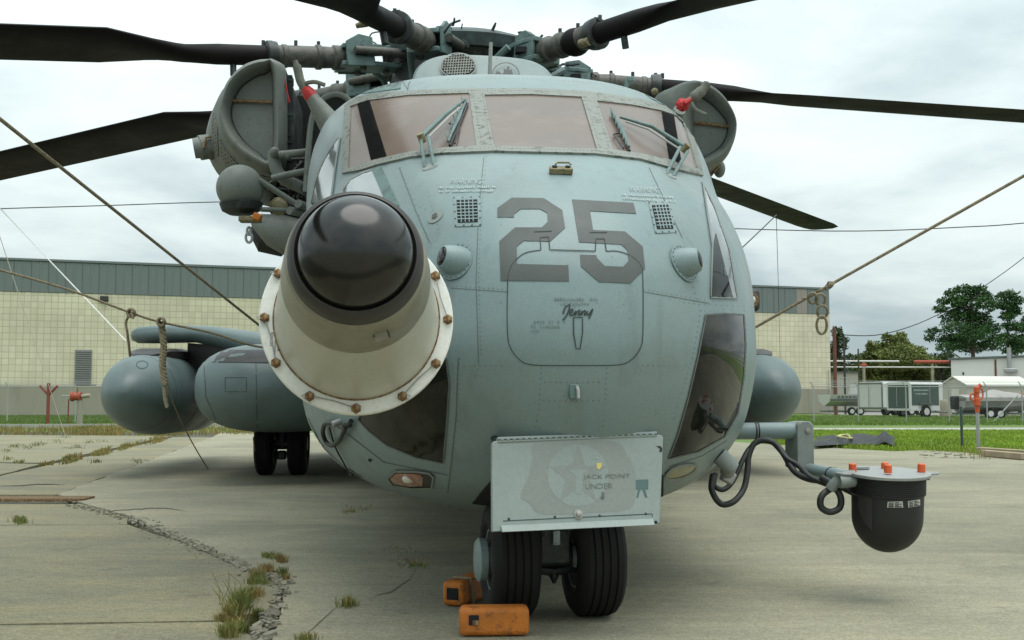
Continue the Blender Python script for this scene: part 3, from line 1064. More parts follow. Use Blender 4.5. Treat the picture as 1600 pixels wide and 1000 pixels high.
# unreadable rows of small stencil dashes
def dashes(x0, y0, x1, y1, h, name, m):
    mb = MB()
    n = int((x1 - x0) / (h * .95))
    for i in range(n):
        if random.random() < .2:
            continue
        x = x0 + (x1 - x0) * i / n
        y = y0 + (y1 - y0) * i / n
        line([(x, y + random.uniform(-.5, .5)), (x + h * .55, y + random.uniform(-.8, .8))], h * random.uniform(.5, 1), FU, 0.003, mb, step=20)
    return mb.build(name, m, heli, kind='stuff')


for a in ((685, 294, 782, 293), (687, 300, 772, 299), (972, 305, 1052, 309), (974, 311, 1056, 316)):
    dashes(*a, 3.4, 'stencil_row', 'stencil')
for a in ((862, 468, 935, 468), (876, 475, 922, 475), (830, 503, 885, 503), (830, 510, 876, 511), (830, 517, 848, 517)):
    dashes(*a, 4.5, 'stencil_row', 'faintstencil')

# ---- rivet rows on the nose
pts = []
for q in ([(846, 575), (842, 640), (836, 675)], [(852, 597), (944, 597)], [(850, 626), (944, 626)], [(948, 575), (946, 640), (940, 675)], [(640, 572), (700, 571), (792, 571)],
          [(1004, 571), (1080, 571)], [(626, 262), (650, 320), (672, 330)], [(1180, 480), (1110, 476), (1060, 472)], [(1080, 440), (1095, 485), (1082, 560), (1050, 660)],
          [(718, 560), (716, 640), (706, 735)], [(480, 640), (520, 650), (560, 690), (600, 712), (660, 727), (700, 732)]):
    pts += along(q, 8)
rivets(pts, 0.0038, FU).build('skin_rivets', 'rivet', heli, kind='stuff')
for q in ([(624, 262), (650, 330), (672, 380)], [(1101, 300), (1118, 345)], [(520, 660), (600, 722), (700, 742)], [(716, 560), (713, 650), (700, 770)], [(560, 135), (628, 124), (640, 146)],
          [(640, 124), (636, 146)], [(478, 655), (500, 700), (560, 755)]):
    line(q, 1.1, FU, 0.002).build('panel_seam', 'seam', heli)

pts = []
for q in ([(700, 446), (792, 452)], [(1006, 452), (1108, 470)], [(760, 245), (752, 330), (748, 440), (752, 560)], [(1010, 262), (1040, 330), (1060, 372)], [(640, 575), (636, 640), (650, 712)],
          [(500, 650), (512, 705), (548, 752), (600, 775)], [(700, 742), (698, 776)], [(668, 300), (690, 372)], [(1108, 300), (1128, 372), (1150, 468)], [(1168, 500), (1166, 580), (1154, 650), (1130, 700)],
          [(650, 128), (660, 119)], [(700, 124), (760, 122), (860, 124), (960, 133), (1030, 150)], [(1042, 725), (1095, 708), (1132, 686)]):
    pts += along(q, 7)
rivets(pts, 0.0034, FU).build('skin_rivets', 'rivet', heli, kind='stuff')
for q in ([(756, 246), (748, 330), (744, 440), (748, 568)], [(1014, 262), (1046, 330), (1066, 372)], [(704, 450), (793, 456)], [(1006, 456), (1108, 474)], [(1044, 729), (1097, 712), (1136, 688)]):
    line(q, .9, FU, 0.0015).build('panel_seam', 'seam', heli)

# ---- small vents, side lamps, fittings on the nose
for q in ([(714, 314), (746, 313), (747, 348), (716, 349)], [(1018, 322), (1043, 321), (1051, 358), (1026, 359)]):
    v = fpatch('nose_vent', [((x - sum(p[0] for p in q) / 4) * 1.32 + sum(p[0] for p in q) / 4, (y - sum(p[1] for p in q) / 4) * 1.32 + sum(p[1] for p in q) / 4) for x, y in q], 'paint', 0.003)
    patch(q, FU, 0.0045).build('vent_opening', 'void', v)
    mb = MB()
    A = [Vector(p) for p in q]
    for i in range(1, 5):
        t = i / 5
        line([A[0].lerp(A[1], t), A[3].lerp(A[2], t)], 1.5, FU, 0.007, mb)
    for i in range(1, 7):
        t = i / 7
        line([A[0].lerp(A[3], t), A[1].lerp(A[2], t)], 1.5, FU, 0.0068, mb)
    mb.build('vent_grid', 'paint', v)
    ce = Vector((sum(p[0] for p in q) / 4, sum(p[1] for p in q) / 4))
    rivets(along([ce + (p - ce) * 1.24 for p in A + A[:1]], 10), 0.004, lambda x, y: (fp(x, y, .003), FU(x, y)[1])).build('vent_screws', 'line', v, kind='stuff')
p, n = FU(681, 339)
MB().lathe([(0, .032), (.004, .032), (.004, .014), (.009, .012)], p, n, 16).build('round_port', 'paint_low', heli)
MB().lathe([(.004, .013), (.010, .012)], p, n, 12).build('port_plug', 'digit', heli)
for (bx, by), ex, lab in (((711, 409), (684, 402), None), ((1069, 412), (1095, 410), None)):
    p, n = FU(bx, by)
    side = Vector((ex[0] - bx, 0, 0)).normalized()
    ax = (side * .72 + n * .66 + Vector((0, 0, .02))).normalized()
    f = MB().lathe([(0, .070), (.003, .069), (.0035, .0)], p + n * .001, n, 28, caps=False).build('lamp_base', 'paint', heli)
    rivets([], .003, FU)
    prof = [(-.09, .044), (-.04, .052), (0, .053), (.025, .050), (.045, .045), (.056, .040), (.061, .036), (.061, .0335), (.056, .033)]
    h = MB().lathe(prof, p + n * .012 - ax * .015, ax, 26).build('lamp_housing', 'paint', heli)
    MB().lathe([(0, .0335), (.006, .028), (.010, .018), (.0115, .004)], p + n * .012 - ax * .015 + ax * .058, ax, 20).build('lens', 'dome', h)
    mb = MB()
    for j in range(20):
        a = 2 * math.pi * j / 20
        t = n.cross(Vector((0, 0, 1))).normalized()
        b = n.cross(t)
        mb.lathe([(0, .0028), (.002, .0018)], p + (t * math.cos(a) + b * math.sin(a)) * .063 + n * .0035, n, 6)
    mb.build('base_screws', 'line', h, kind='stuff')

# brass plate with two dark recesses under the windshield
p, n = FU(876, 271)
R = Matrix((Vector((1, 0, 0)), -n.cross(Vector((1, 0, 0))).normalized().cross(Vector((1, 0, 0))).normalized(), Vector((0, 0, 1)))).transposed()
zax = n.cross(Vector((1, 0, 0))).normalized()
if zax.z < 0: zax = -zax
R = Matrix((Vector((1, 0, 0)), n, zax)).transposed()
b = MB().box(p + n * .012, (.085, .024, .034), R).build('tow_bracket', 'brass', heli, bevel=.004)
for dx in (-.024, .024):
    MB().lathe([(0, .010), (.004, .010)], p + n * .0245 + R @ Vector((dx, 0, 0)), n, 12).build('bracket_hole', 'void', b)
MB().tube([p + n * .02 + R @ Vector(q) for q in ((-.02, .01, .014), (-.012, .014, .024), (.03, .014, .024), (.036, .01, .012))], .004, 6).build('bracket_wire', 'brass', b)
# small hook low on the nose
p, n = FU(897, 611)
b = MB().box(p + n * .005, (.034, .014, .05)).build('jack_fitting', 'teal', heli, bevel=.004)
MB().tube([p + n * q[0] + Vector((q[1], 0, q[2])) for q in ((.01, .008, .018), (.03, .008, .012), (.032, .008, -.01), (.012, .008, -.02))], .006, 8).build('fitting_hook', 'grey_metal', b)

# ---- wipers
for posts, arm, rod, blade, drip in (
        ([((664, 262), (665, 237)), ((679, 261), (676, 233))], [(666, 236), (700, 198), (727, 166)], [(677, 234), (705, 200), (720, 178)],
         [(729, 163), (716, 196), (702, 229)], [(703, 198), (718, 203), (712, 230)]),
        ([((1041, 273), (1050, 247)), ((1051, 276), (1060, 252))], [(1056, 247), (1010, 215), (966, 193)], [(1050, 250), (1005, 217), (974, 199)],
         [(954, 180), (968, 208), (980, 237)], [(966, 213), (957, 215), (972, 237)])):
    w_ = MB()
    w_.tube([fp(*arm[0], .062), fp(*arm[1], .055), fp(*arm[2], .030)], [.011, .009, .006], 8)
    wo = w_.build('wiper', 'teal', heli, ang=60)
    MB().tube([fp(*rod[0], .056), fp(*rod[1], .048), fp(*rod[2], .028)], .0045, 6).build('wiper_rod', 'grey_metal', wo)
    MB().tube([fp(*arm[0], .040), fp(*arm[0], .078)], .016, 10).build('wiper_pivot', 'brass', wo)
    for a, b in posts:
        MB().tube([fp(*a, 0), fp(*b, .058)], .0075, 8).build('wiper_post', 'teal', wo)
    p, n = FU(*posts[0][0])
    MB().lathe([(0, .034), (.005, .030)], (p + FU(*posts[1][0])[0]) / 2, n, 12).build('wiper_base', 'paint_low', wo)
    MB().tube([fp(*q, .022) for q in smooth_pts(blade, 4)], [.006] * 3 + [.009] * 3 + [.006] * 3, 6).build('wiper_blade', 'teal', wo)
    MB().tube([fp(q[0] + 2, q[1] + 3, .012) for q in smooth_pts(blade, 4)], .006, 6).build('wiper_rubber', 'black', wo)
    MB().tube([fp(*q, .015) for q in drip], .0038, 6).build('washer_tube', 'black', wo)
    mb = MB()
    for j in range(7):
        q = blade[0]; e = blade[2]
        t = (j + .5) / 7
        x, y = q[0] + (e[0] - q[0]) * t, q[1] + (e[1] - q[1]) * t
        mb.tube([fp(x - 3, y, .02), fp(x - 5, y - 4, .035)], .0025, 5)
    mb.build('wiper_clips', 'teal', wo, kind='stuff')

# ---- low lights
LL = [(606, 746), (619, 735), (650, 735), (672, 738), (678, 744), (675, 761), (645, 762), (614, 757)]
o = fpatch('landing_light', LL, 'ringdark', 0.004, 6)
patch([((x - 638) * .72 + 634, (y - 748) * .72 + 748) for x, y in LL], FU, 0.007, 5).build('lamp_glass', 'lamp', o)
p, n = FU(640, 747)
MB().ball(p + n * .004, .026, 14, 8, (1, .6, .7)).build('bulb', 'lens', o)
line(LL, 3, FU, 0.007, closed=True).build('lamp_rim', 'paint_low', o)
RL = smooth_loop([(1040, 742), (1050, 731), (1072, 725), (1086, 727), (1084, 735), (1066, 745), (1046, 748)], 3)
o = fpatch('landing_light', RL, 'lensyellow', 0.005, 6)
line(RL, 4, FU, 0.007, closed=True).build('lamp_rim', 'paint_low', o)
fpatch('skin_nick', [(577, 716), (582, 718), (579, 722), (575, 719)], 'void', 0.002, 3)
line([(484, 679), (487, 681), (487, 692), (484, 690)], 1.2, FU, .002, closed=True).build('drain_slot', 'line', heli)
# static wire and hose loop under the probe
MB().tube([fp(*q, .012) for q in smooth_pts([(519, 666), (527, 695), (541, 722), (548, 737), (546, 744), (540, 745)], 4)], .0035, 6).build('static_wire', 'black', heli)
MB().tube([fp(*q, .02) for q in smooth_pts([(530, 658), (516, 659), (511, 672), (516, 687), (526, 692), (538, 682), (548, 664), (556, 655)], 5)], .010, 8).build('hose_loop', 'hose', heli)
for q, m in (((548, 662), 'hose'), ((532, 658), 'grey_metal')):
    p, n = FU(*q)
    MB().lathe([(0, .013), (.035, .013), (.035, .006)], p, n, 10).build('hose_fitting', m, heli)

# ---- pitot / formation light on the right flank, plug for the sensor cable
o = MB().box(on_s(1171, 470, 1.95), (.085, .12, .115)).build('flank_light', 'ringdark', heli, bevel=.025, seg=3)
q = on_s(1173, 469, 1.885)
MB().lathe([(0, .036), (.012, .038), (.016, .032), (.014, .026)], q, (0, -1, 0), 18).build('lamp_bezel', 'rusty', o)
MB().ball(q + Vector((0, -.006, 0)), .024, 14, 8).build('lamp_glass', 'lens', o)
MB().box(on_s(1158, 470, 2.0), (.08, .08, .08)).build('lamp_mount', 'paint_low', o, bevel=.01)
b = MB().tube([fp(1124, 712), fp(1124, 712, .03) + Vector((.02, 0, -.02)), fp(1128, 730, .06)], [.035, .035, .03], 10).build('cable_plug', 'paint_low', heli)
MB().box(fp(1130, 738, .07), (.05, .06, .05), Matrix.Rotation(.5, 3, 'Y')).build('plug_body', 'grey_metal', b, bevel=.008)

# ---- nose gear door that hangs in front of the wheels
c00, c10, c11, c01 = on_s(769, 832, .02), on_s(1031, 818, .12), on_s(1037, 681, .17), on_s(768, 690, .07)
nd = (c10 - c00).cross(c01 - c00).normalized()
if nd.y > 0: nd = -nd
DP = plane_proj((c00 + c11) / 2, nd)
door = patch([(769, 831), (769, 692), (773, 689), (1033, 679), (1036, 683), (1031, 817), (1020, 820)], lambda x, y: (DP(x, y)[0] - nd * .012, nd), .012, 30)
door = MB()
dq = [(769, 831), (768.5, 693), (772, 689), (1033, 679), (1036.5, 683), (1031.5, 817), (1018, 819), (784, 830)]
door.prism([DP(*q)[0] for q in dq], -nd * .02)
door = door.build('nose_gear_door', 'door', heli, bevel=.003)
MB().prism([DP(*q)[0] + nd * .004 for q in ((777, 683), (1026, 674), (1027, 682), (778, 692))], -nd * .03).build('door_hinge', 'door', door, bevel=.003)
line([(778, 687.5), (1026, 678.5)], 1.6, DP, .0052).build('hinge_pin', 'line', door)
hp_ = MB()
for i in range(26):
    x = 782 + i * 9.4
    y = 687.3 - (x - 778) * 9 / 248
    hp_.tube([DP(x, y)[0] + nd * .004, DP(x + 4.5, y - .16)[0] + nd * .004], .0032, 6)
hp_.build('hinge_knuckles', 'door', door, kind='stuff')
a, b2, c, d = [DP(*q)[0] for q in ((782, 821), (1020, 810), (1021, 821), (783, 832))]
MB().prism([a + nd * .004, b2 + nd * .004, c + nd * .018, d + nd * .018], -nd * .012).build('door_lip', 'door', door, bevel=.002)
line([(786, 814), (1019, 803), (1019, 808)], 1.2, DP, .0012).build('lip_seam', 'line', door)
DO = lambda x, y: DP(x, y)


def dpatch(name, poly, m, off, **kw):
    return patch(poly, DO, off, 14, skirt=False).build(name, m, door, smooth=False, **kw)


sx, sy, s_ = 760, 670, 5.517
blot = smooth_loop([(410, 120), (760, 98), (1110, 110), (1210, 220), (1270, 340), (1285, 520), (1230, 690), (900, 722), (480, 735), (370, 640), (295, 590), (330, 480), (370, 380), (400, 240)], 5)
dpatch('overpainted_patch', [(sx + p[0] / s_, sy + p[1] / s_) for p in blot], 'pink', .0006)
circ = [(790 + 262 * math.cos(2 * math.pi * i / 36), 402 + 268 * math.sin(2 * math.pi * i / 36)) for i in range(36)]
dpatch('faded_roundel', [(sx + x / s_, sy + y / s_) for x, y in circ], 'door', .0011)
star = []
for i in range(10):
    r = 265 if i % 2 == 0 else 108
    a = -math.pi / 2 + math.pi * i / 5
    star.append((790 + r * math.cos(a), 405 + r * math.sin(a)))
dpatch('faded_star', [(sx + x / s_, sy + y / s_) for x, y in star], 'pink', .0016)
dpatch('roundel_bar', [(sx + x / s_, sy + y / s_) for x, y in ((700, 352), (880, 350), (830, 385), (822, 560), (770, 565), (765, 400))], 'door', .0021)
mb = MB()
text_on('JACK POINT', (sx + 830 / s_, sy + 447 / s_), (sx + 1235 / s_, sy + 436 / s_), (sx + 832 / s_, sy + 398 / s_), DO, .0026, mb)
text_on('UNDER', (sx + 850 / s_, sy + 522 / s_), (sx + 1085 / s_, sy + 515 / s_), (sx + 852 / s_, sy + 476 / s_), DO, .0026, mb)
mb.build('stencil_lettering', 'faintmark', door, label='worn lettering reading JACK POINT UNDER')
dpatch('painted_arrow', [(sx + x / s_, sy + y / s_) for x, y in ((992, 545), (1012, 545), (1012, 585), (1022, 588), (1000, 612), (980, 590), (992, 585))], 'faintmark', .0026)
dpatch('painted_mark', [(sx + x / s_, sy + y / s_) for x, y in ((1288, 440), (1395, 436), (1395, 522), (1368, 524), (1388, 590), (1368, 594), (1345, 526), (1325, 526), (1308, 596), (1290, 594), (1308, 526), (1290, 526))], 'tealmark', .0011)
dpatch('yellow_fleck', [(sx + x / s_, sy + y / s_) for x, y in ((945, 298), (990, 292), (992, 325), (970, 352), (950, 340))], 'yellow', .0031)
dpatch('yellow_fleck', [(sx + x / s_, sy + y / s_) for x, y in ((942, 246), (962, 240), (960, 262), (945, 262))], 'stencil', .0031)
dpatch('paint_chip', [(sx + x / s_, sy + y / s_) for x, y in ((1462, 150), (1500, 148), (1516, 170), (1512, 200), (1490, 200), (1494, 170))], 'black', .0012)
dpatch('paint_chip', [(sx + x / s_, sy + y / s_) for x, y in ((1440, 800), (1465, 790), (1478, 815), (1445, 822))], 'void', .0012)
p = DP(sx + 793 / s_, sy + 738 / s_)[0]
b = MB().lathe([(0, .016), (.003, .016), (.004, .010), (.010, .009), (.012, .004)], p, nd, 18).build('door_latch', 'steel', door)
rivets([(795, 811), (867, 808), (937, 806), (1009, 803)], .005, DP).build('door_screws', 'line', door, kind='stuff')
mb = MB()
for x in (785, 1015):
    mb.tube([DP(x, 700)[0] - nd * .02, DP(x, 690)[0] - nd * .30 + Vector((0, 0, .12))], .014, 8)
mb.build('door_arms', 'hubdark', door, kind='stuff')

# ---- nose gear
GY = .60
turn = Matrix.Rotation(math.radians(6), 3, 'Z')
gc = Vector((on_s(861, 900, GY).x, GY, .215))


def wheel(name, c, axis, r, wd, parent, cap='hubcap', grooves=4):
    c, axis = Vector(c), Vector(axis).normalized()
    h = wd / 2
    prof = [(-h * .80, r * .52), (-h * .98, r * .62), (-h, r * .75), (-h * .93, r * .88), (-h * .76, r * .965)]
    for g in range(grooves):
        t = -h * .62 + 1.24 * h * (g + .5) / grooves
        prof += [(t - h * .07 - h * .13, r * .995), (t - h * .045, r * .998), (t - h * .04, r * .972), (t + h * .04, r * .972), (t + h * .045, r * .998)]
    prof += [(h * .76, r * .965), (h * .93, r * .88), (h, r * .75), (h * .98, r * .62), (h * .80, r * .52)]
    t = MB().lathe(prof, c, axis, 48).build(name, 'tyre', parent, ang=28)
    for sg in (-1, 1):
        rim = MB().lathe([(h * .55, r * .53), (h * .82, r * .525), (h * .84, r * .49), (h * .62, r * .44), (h * .60, r * .26), (h * .95, r * .24), (h * .98, r * .20), (h * .98, .01)], c, axis * sg, 28)
        rim.build('wheel_rim', cap, t)
        mb = MB()
        u = axis.cross(Vector((0, 0, 1))).normalized()
        for j in range(8):
            a = 2 * math.pi * j / 8
            q = c + axis * sg * h * .62 + (u * math.cos(a) + Vector((0, 0, 1)) * math.sin(a)) * r * .36
            mb.lathe([(0, .014), (.012, .013)], q, axis * sg, 6)
        mb.build('wheel_bolts', 'steel', t, kind='stuff')
    return t


axn = turn @ Vector((1, 0, 0))
for sg in (-1, 1):
    w_ = wheel('nose_wheel', gc + axn * sg * .158, axn, .215, .178, heli)
    q = gc + axn * sg * (.158 + .089) 
    if sg < 0:
        MB().lathe([(0, .078), (.026, .080), (.036, .068), (.038, .02)], q, axn * sg, 20).build('hub_cover', 'hubcap', w_)
ng = MB()
ng.tube([gc - axn * .12, gc + axn * .12], .05, 14)
ng = ng.build('nose_gear_axle', 'hubdark', heli)
MB().tube([gc + Vector((0, 0, -.02)), gc + Vector((0, .03, .32)), gc + Vector((0, .10, .7))], [.055, .062, .075], 14).build('oleo_strut', 'hubdark', ng)
MB().box(gc + turn @ Vector((0, -.05, .05)), (.12, .06, .13), turn).build('tow_block', 'hubdark', ng, bevel=.01)
p0 = gc + turn @ Vector((0, -.095, .085))
MB().box(p0, (.026, .012, .052), turn).build('gear_tag', 'stencil', ng, bevel=.002)
MB().tube([gc + turn @ Vector((-.11, -.02, -.03)), gc + turn @ Vector((0, -.05, -.045)), gc + turn @ Vector((.11, -.02, -.03))], .016, 8).build('tow_bar_lug', 'hubdark', ng)
MB().lathe([(0, .012), (.02, .018), (.045, .006)], gc + turn @ Vector((0, -.05, -.04)), (0, 0, -1), 10).build('drain_nipple', 'hubdark', ng)
for sx_ in (-1, 1):
    MB().tube([gc + turn @ Vector((sx_ * .05, -.06, .08)), gc + turn @ Vector((sx_ * .055, -.12, .2)), gc + turn @ Vector((sx_ * .05, -.02, .36))], .016, 8).build('torque_link', 'hubdark', ng)
# wheel well: a near-black belly patch stands in for the shaded recess
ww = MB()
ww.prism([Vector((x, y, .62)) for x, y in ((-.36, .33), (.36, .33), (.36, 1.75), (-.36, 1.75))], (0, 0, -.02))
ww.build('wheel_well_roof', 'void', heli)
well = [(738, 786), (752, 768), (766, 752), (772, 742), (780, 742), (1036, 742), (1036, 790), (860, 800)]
fpatch('wheel_well_shade', well, 'void', .004, 8)

# ---- refuelling probe with the white bolted flange and the black dome
A, B = HP(558, 499, 3.1), HP(556, 403, 2.52)
pa = (B - A).normalized()
PL = (B - A).length
probe = MB().lathe([(-.02, .20), (.012, .222), (.02, .221), (PL * .74, .172), (PL * .74, .15)], A, pa, 64).build('refuelling_probe', 'cream', heli, ang=30)
MB().lathe([(-.022, .2), (-.022, .258), (-.018, .262), (.004, .262), (.008, .259), (.008, .2235), (.006, .2225)], A, pa, 80).build('flange', 'white', probe, ang=25)
MB().lathe([(0.008, .2222), (.0115, .2262), (.0125, .222)], A, pa, 64, caps=False).build('flange_gasket', 'rusty', probe)
mb = MB().lathe([(PL * .66, .172), (PL * .68, .1775), (PL * .72, .1765), (PL * .97, .158), (PL * .985, .150)], A, pa, 64)
mb.build('collar', 'sleeveolive', probe, ang=30)
MB().lathe([(PL * .95, .145), (PL * .96, .1525), (PL * 1.03, .1500), (PL * 1.075, .1405), (PL * 1.08, .1335), (PL * 1.06, .127)], A, pa, 64).build('rubber_ring', 'ringdark', probe, ang=50)
dm = [(PL * 1.065 + .112 * math.sin(a), .128 * math.cos(a)) for a in np.linspace(0, math.pi / 2, 16)]
MB().lathe(dm, A, pa, 64).build('dome', 'dome', probe)
hz = Vector((0, 0, 1))
pu = (hz - pa * hz.dot(pa)).normalized()
pv = pa.cross(pu)
if pv.x < 0: pv = -pv
bolt = None
bpos = {}
for j in range(12):
    a = 2 * math.pi * j / 12 + math.radians(0)
    q = A + (pu * math.cos(a) + pv * math.sin(a)) * .247 + pa * .008
    bpos[j] = q
    if bolt is None:
        b = MB().lathe([(0, .0145), (.002, .0145), (.0025, .0122), (.013, .012), (.015, .009)], (0, 0, 0), pa, 6)
        bolt = b.build('flange_bolt', 'rusty', probe, ang=30)
        bolt.location = q
    else:
        c = bolt.copy(); COL.objects.link(c); c.parent = probe; c.location = q
for i, j in ((2, 3), (4, 5), (6, 7), (8, 9)):
    a, b = bpos[i], bpos[j]
    m_ = (a + b) / 2 - (((a + b) / 2 - A).normalized()) * .004 + pa * .006
    MB().tube([a + pa * .008, m_, b + pa * .008], .0018, 5).build('lock_wire', 'grey_metal', probe)
for j in (5, 7, 9, 10):
    a = bpos[j]
    MB().tube(smooth_pts([a + pa * .008, a + pv * (.02 if j == 5 else -.02) + pa * .012, a + pv * .005 - pu * .02 + pa * .008], 5), .0012, 4).build('lock_wire', 'grey_metal', probe)
# square recess, slots and the dark smears on the collar
CO = plane_proj(A + pa * PL * .86 - pu * .16, (pa - pu * .25))
patch([(581, 517), (604, 511), (610, 527), (588, 535)], CO, .010, 5).build('collar_pad', 'sleeveolive', probe)
line([(582, 517), (585, 527)], 2.6, CO, .011).build('pad_gap', 'line', probe)
line([(581, 518), (604, 512), (609, 527)], 2.2, CO, .011).build('pad_gap', 'line', probe)
# lettering on the flange face
fpj = plane_proj(A + pa * .008, pa)
mb = MB()
for t, a, b, c in (('LIFT HERE', (433, 548), (437, 515), (437, 549)), ('NO STEP', (421, 540), (423, 518), (425, 541)), ('REMOVE PRIOR', (427, 552), (431, 516), (430, 553))):
    text_on(t, a, b, c, fpj, .0008, mb)
mb.build('flange_lettering', 'digit', probe)
MB().tube([A - pa * .02, A - pa * .3 + Vector((0, .05, 0)), A + Vector((-.02, .9, -.1)), Vector((A.x - .05, 2.0, .95))], [.17, .13, .11, .11], 24).build('probe_mast', 'paint_low', probe)
MB().box(A - pa * .25 + Vector((.12, .35, -.12)), (.08, .5, .06)).build('mast_brace', 'paint_low', probe, bevel=.01)

# ---- sensor arm and pod on the right flank
arm = MB()
ad = 5.15
arm.tube([HP(1100, 674, ad), HP(1245, 673, ad)], .0375, 20)
arm = arm.build('sensor_arm', 'paint', heli)
MB().tube([HP(1238, 673, ad), HP(1252, 673, ad)], .0385, 20).build('arm_joint', 'paint', arm)
b = MB()
x0, x1 = 1246, 1273
prism_pts = [HP(x, y, ad - .05) for x, y in ((1246, 732), (1246, 664), (1251, 659), (1266, 658), (1272, 664), (1273, 732))]
b.prism(prism_pts, HI.to_3x3() @ Vector((-.03, .11, 0)))
b.build('arm_bracket', 'paint_low', arm, bevel=.006)
MB().lathe([(0, .012), (.006, .011), (.007, .005)], HP(1262, 673, ad - .052), (0, -1, 0), 12).build('bracket_bolt', 'steel', arm)
pd = 4.55
MB().tube([HP(1258, 733, ad + .0), HP(1300, 741, ad - .25), HP(1345, 752, pd + .02)], .030, 16).build('lower_arm', 'paint', arm)
MB().tube([HP(1298, 741, ad - .24), HP(1303, 742, ad - .26)], .0325, 16).build('arm_band', 'black', arm)
mb = MB()
for x in (1179, 1183):
    mb.tube([HP(x, 673, ad), HP(x + 2, 673, ad)], .0405, 16)
mb.build('cable_ties', 'black', arm, kind='stuff')
PC = HP(1387, 742, pd)
tilt = Matrix.Rotation(math.radians(5), 3, 'X')
up = tilt @ Vector((0, 0, 1))
sc_ = pd / F
R0 = 54 * sc_
prof = [(0, R0 * 1.08), (-.002, R0 * 1.1)]
for i in range(9):
    z = -.006 - i * .0075
    prof += [(z, R0 * 1.05), (z - .004, R0 * 1.05), (z - .0045, R0 * 1.025), (z - .007, R0 * 1.025)]
prof += [(-.078, R0 * 1.0), (-.165, R0 * .985)]
prof += [(-.165 - R0 * 1.02 * math.sin(a), R0 * .985 * math.cos(a)) for a in np.linspace(.08, math.pi / 2, 14)]
pod = MB().lathe(prof, PC, up, 56).build('sensor_pod', 'black', heli, ang=30)
MB().lathe([(0, R0 * 1.17), (.010, R0 * 1.18), (.012, R0 * 1.17), (.0125, .001)], PC, up, 56).build('pod_lid', 'grey_metal', pod, ang=30)
for px, py, dd in ((1334, 724, 0), (1376, 731, 0), (1397, 720, 0), (1439, 727, 0)):
    n_ = up
    d_ = HI.to_3x3() @ ray(px, py)
    q = CL + d_ * ((PC + up * .0125 - CL).dot(up) / d_.dot(up))
    MB().lathe([(0, .0155), (.030, .0145), (.032, .012)], q if False else PC + up * .0125 + Vector(((px - 1387) * sc_, {1334: .02, 1376: -.07, 1397: .09, 1439: -.01}[px], 0)), up, 16).build('protective_cap', 'orangecap', pod)
for sg in (-1, 1):
    h = [PC + up * .004 + Vector((sg * R0 * 1.1, -.03, 0)), PC + up * .006 + Vector((sg * R0 * 1.42, -.02, 0)), PC + up * .006 + Vector((sg * R0 * 1.46, .02, 0)), PC + up * .004 + Vector((sg * R0 * 1.1, .03, 0))]
    MB().tube(smooth_pts(h, 5), .0055, 8).build('pod_handle', 'grey_metal', pod)
MB().box(PC + up * .02 + Vector((-R0 * .62, .07, .005)), (.07, .03, .012)).build('lid_bracket', 'grey_metal', pod, bevel=.003)
MB().tube([PC + Vector((R0 * 1.0, 0, -.012)), PC + Vector((R0 * 1.22, 0, -.014))], .008, 8).build('lid_bolt', 'black', pod)
MB().tube([PC + Vector((-R0 * 1.45, -.01, -.025)), PC + Vector((-R0 * .95, -.01, -.02))], .026, 14).build('pod_socket', 'paint_low', pod)


def pod_surf(px, py):
    d = HI.to_3x3() @ ray(px, py)
    d.normalize()
    o_ = CL - PC
    dz = d - up * d.dot(up)
    oz = o_ - up * o_.dot(up)
    a_, b_, c_ = dz.dot(dz), 2 * oz.dot(dz), oz.dot(oz) - (R0 * .992) ** 2
    t = (-b_ - math.sqrt(max(0, b_ * b_ - 4 * a_ * c_))) / (2 * a_)
    p = CL + d * t
    n = (p - PC)
    n = (n - up * n.dot(up)).normalized()
    return p, n


for q in ([(1387, 784), (1410, 783), (1411, 793), (1386, 793)], [(1418, 783), (1437, 780), (1437, 790), (1419, 793)]):
    dp_ = patch(q, pod_surf, .002, 5).build('data_plate', 'plate', pod)
    mb = MB()
    A_ = [Vector(p) for p in q]
    for i_, t in enumerate((.22, .45, .68, .86)):
        e0, e1 = A_[0].lerp(A_[3], t), A_[1].lerp(A_[2], t)
        for u0_, u1_ in ((.08, .40), (.48, .92 if i_ % 2 else .75)):
            line([e0.lerp(e1, u0_), e0.lerp(e1, u1_)], 1.3, pod_surf, .0028, mb)
    mb.build('plate_print', 'black', pod, kind='stuff')
patch([(1341, 773), (1362, 771), (1363, 830), (1350, 815), (1341, 795)], pod_surf, .0015, 6).build('pod_side_panel', 'ringdark', pod)
cab = [(1114, 742, 4.98), (1112, 765, 4.95), (1126, 787, 4.95), (1146, 784, 4.95), (1162, 764, 5.0), (1168, 735, 5.03), (1170, 712, 5.05), (1180, 692, 5.06), (1202, 688, 5.05), (1222, 706, 5.0), (1240, 735, 4.9),
       (1262, 748, 4.8), (1300, 755, 4.7), (1345, 776, 4.62)]
MB().tube(smooth_pts([HP(*q) for q in cab], 6), .0135, 10).build('sensor_cable', 'hose', heli)
cab = [(1118, 740, 5.0), (1116, 758, 4.98), (1130, 765, 4.98), (1145, 752, 5.0), (1160, 720, 5.03), (1172, 700, 5.06), (1190, 689, 5.05), (1212, 694, 5.0), (1228, 715, 4.95), (1248, 728, 4.9), (1268, 747, 4.78), (1302, 760, 4.68)]
MB().tube(smooth_pts([HP(*q) for q in cab], 6), .0115, 10).build('sensor_cable', 'hose', heli)
cab = [(1322, 748, 4.56), (1300, 762, 4.58), (1284, 775, 4.57), (1283, 792, 4.57), (1297, 800, 4.57), (1312, 793, 4.57), (1313, 775, 4.57), (1300, 757, 4.60), (1285, 747, 4.72)]
MB().tube(smooth_pts([HP(*q) for q in cab], 6), .0135, 10).build('sensor_cable', 'hose', heli)
cab = [(1335, 742, 4.55), (1318, 745, 4.55), (1304, 756, 4.56), (1298, 764, 4.57)]
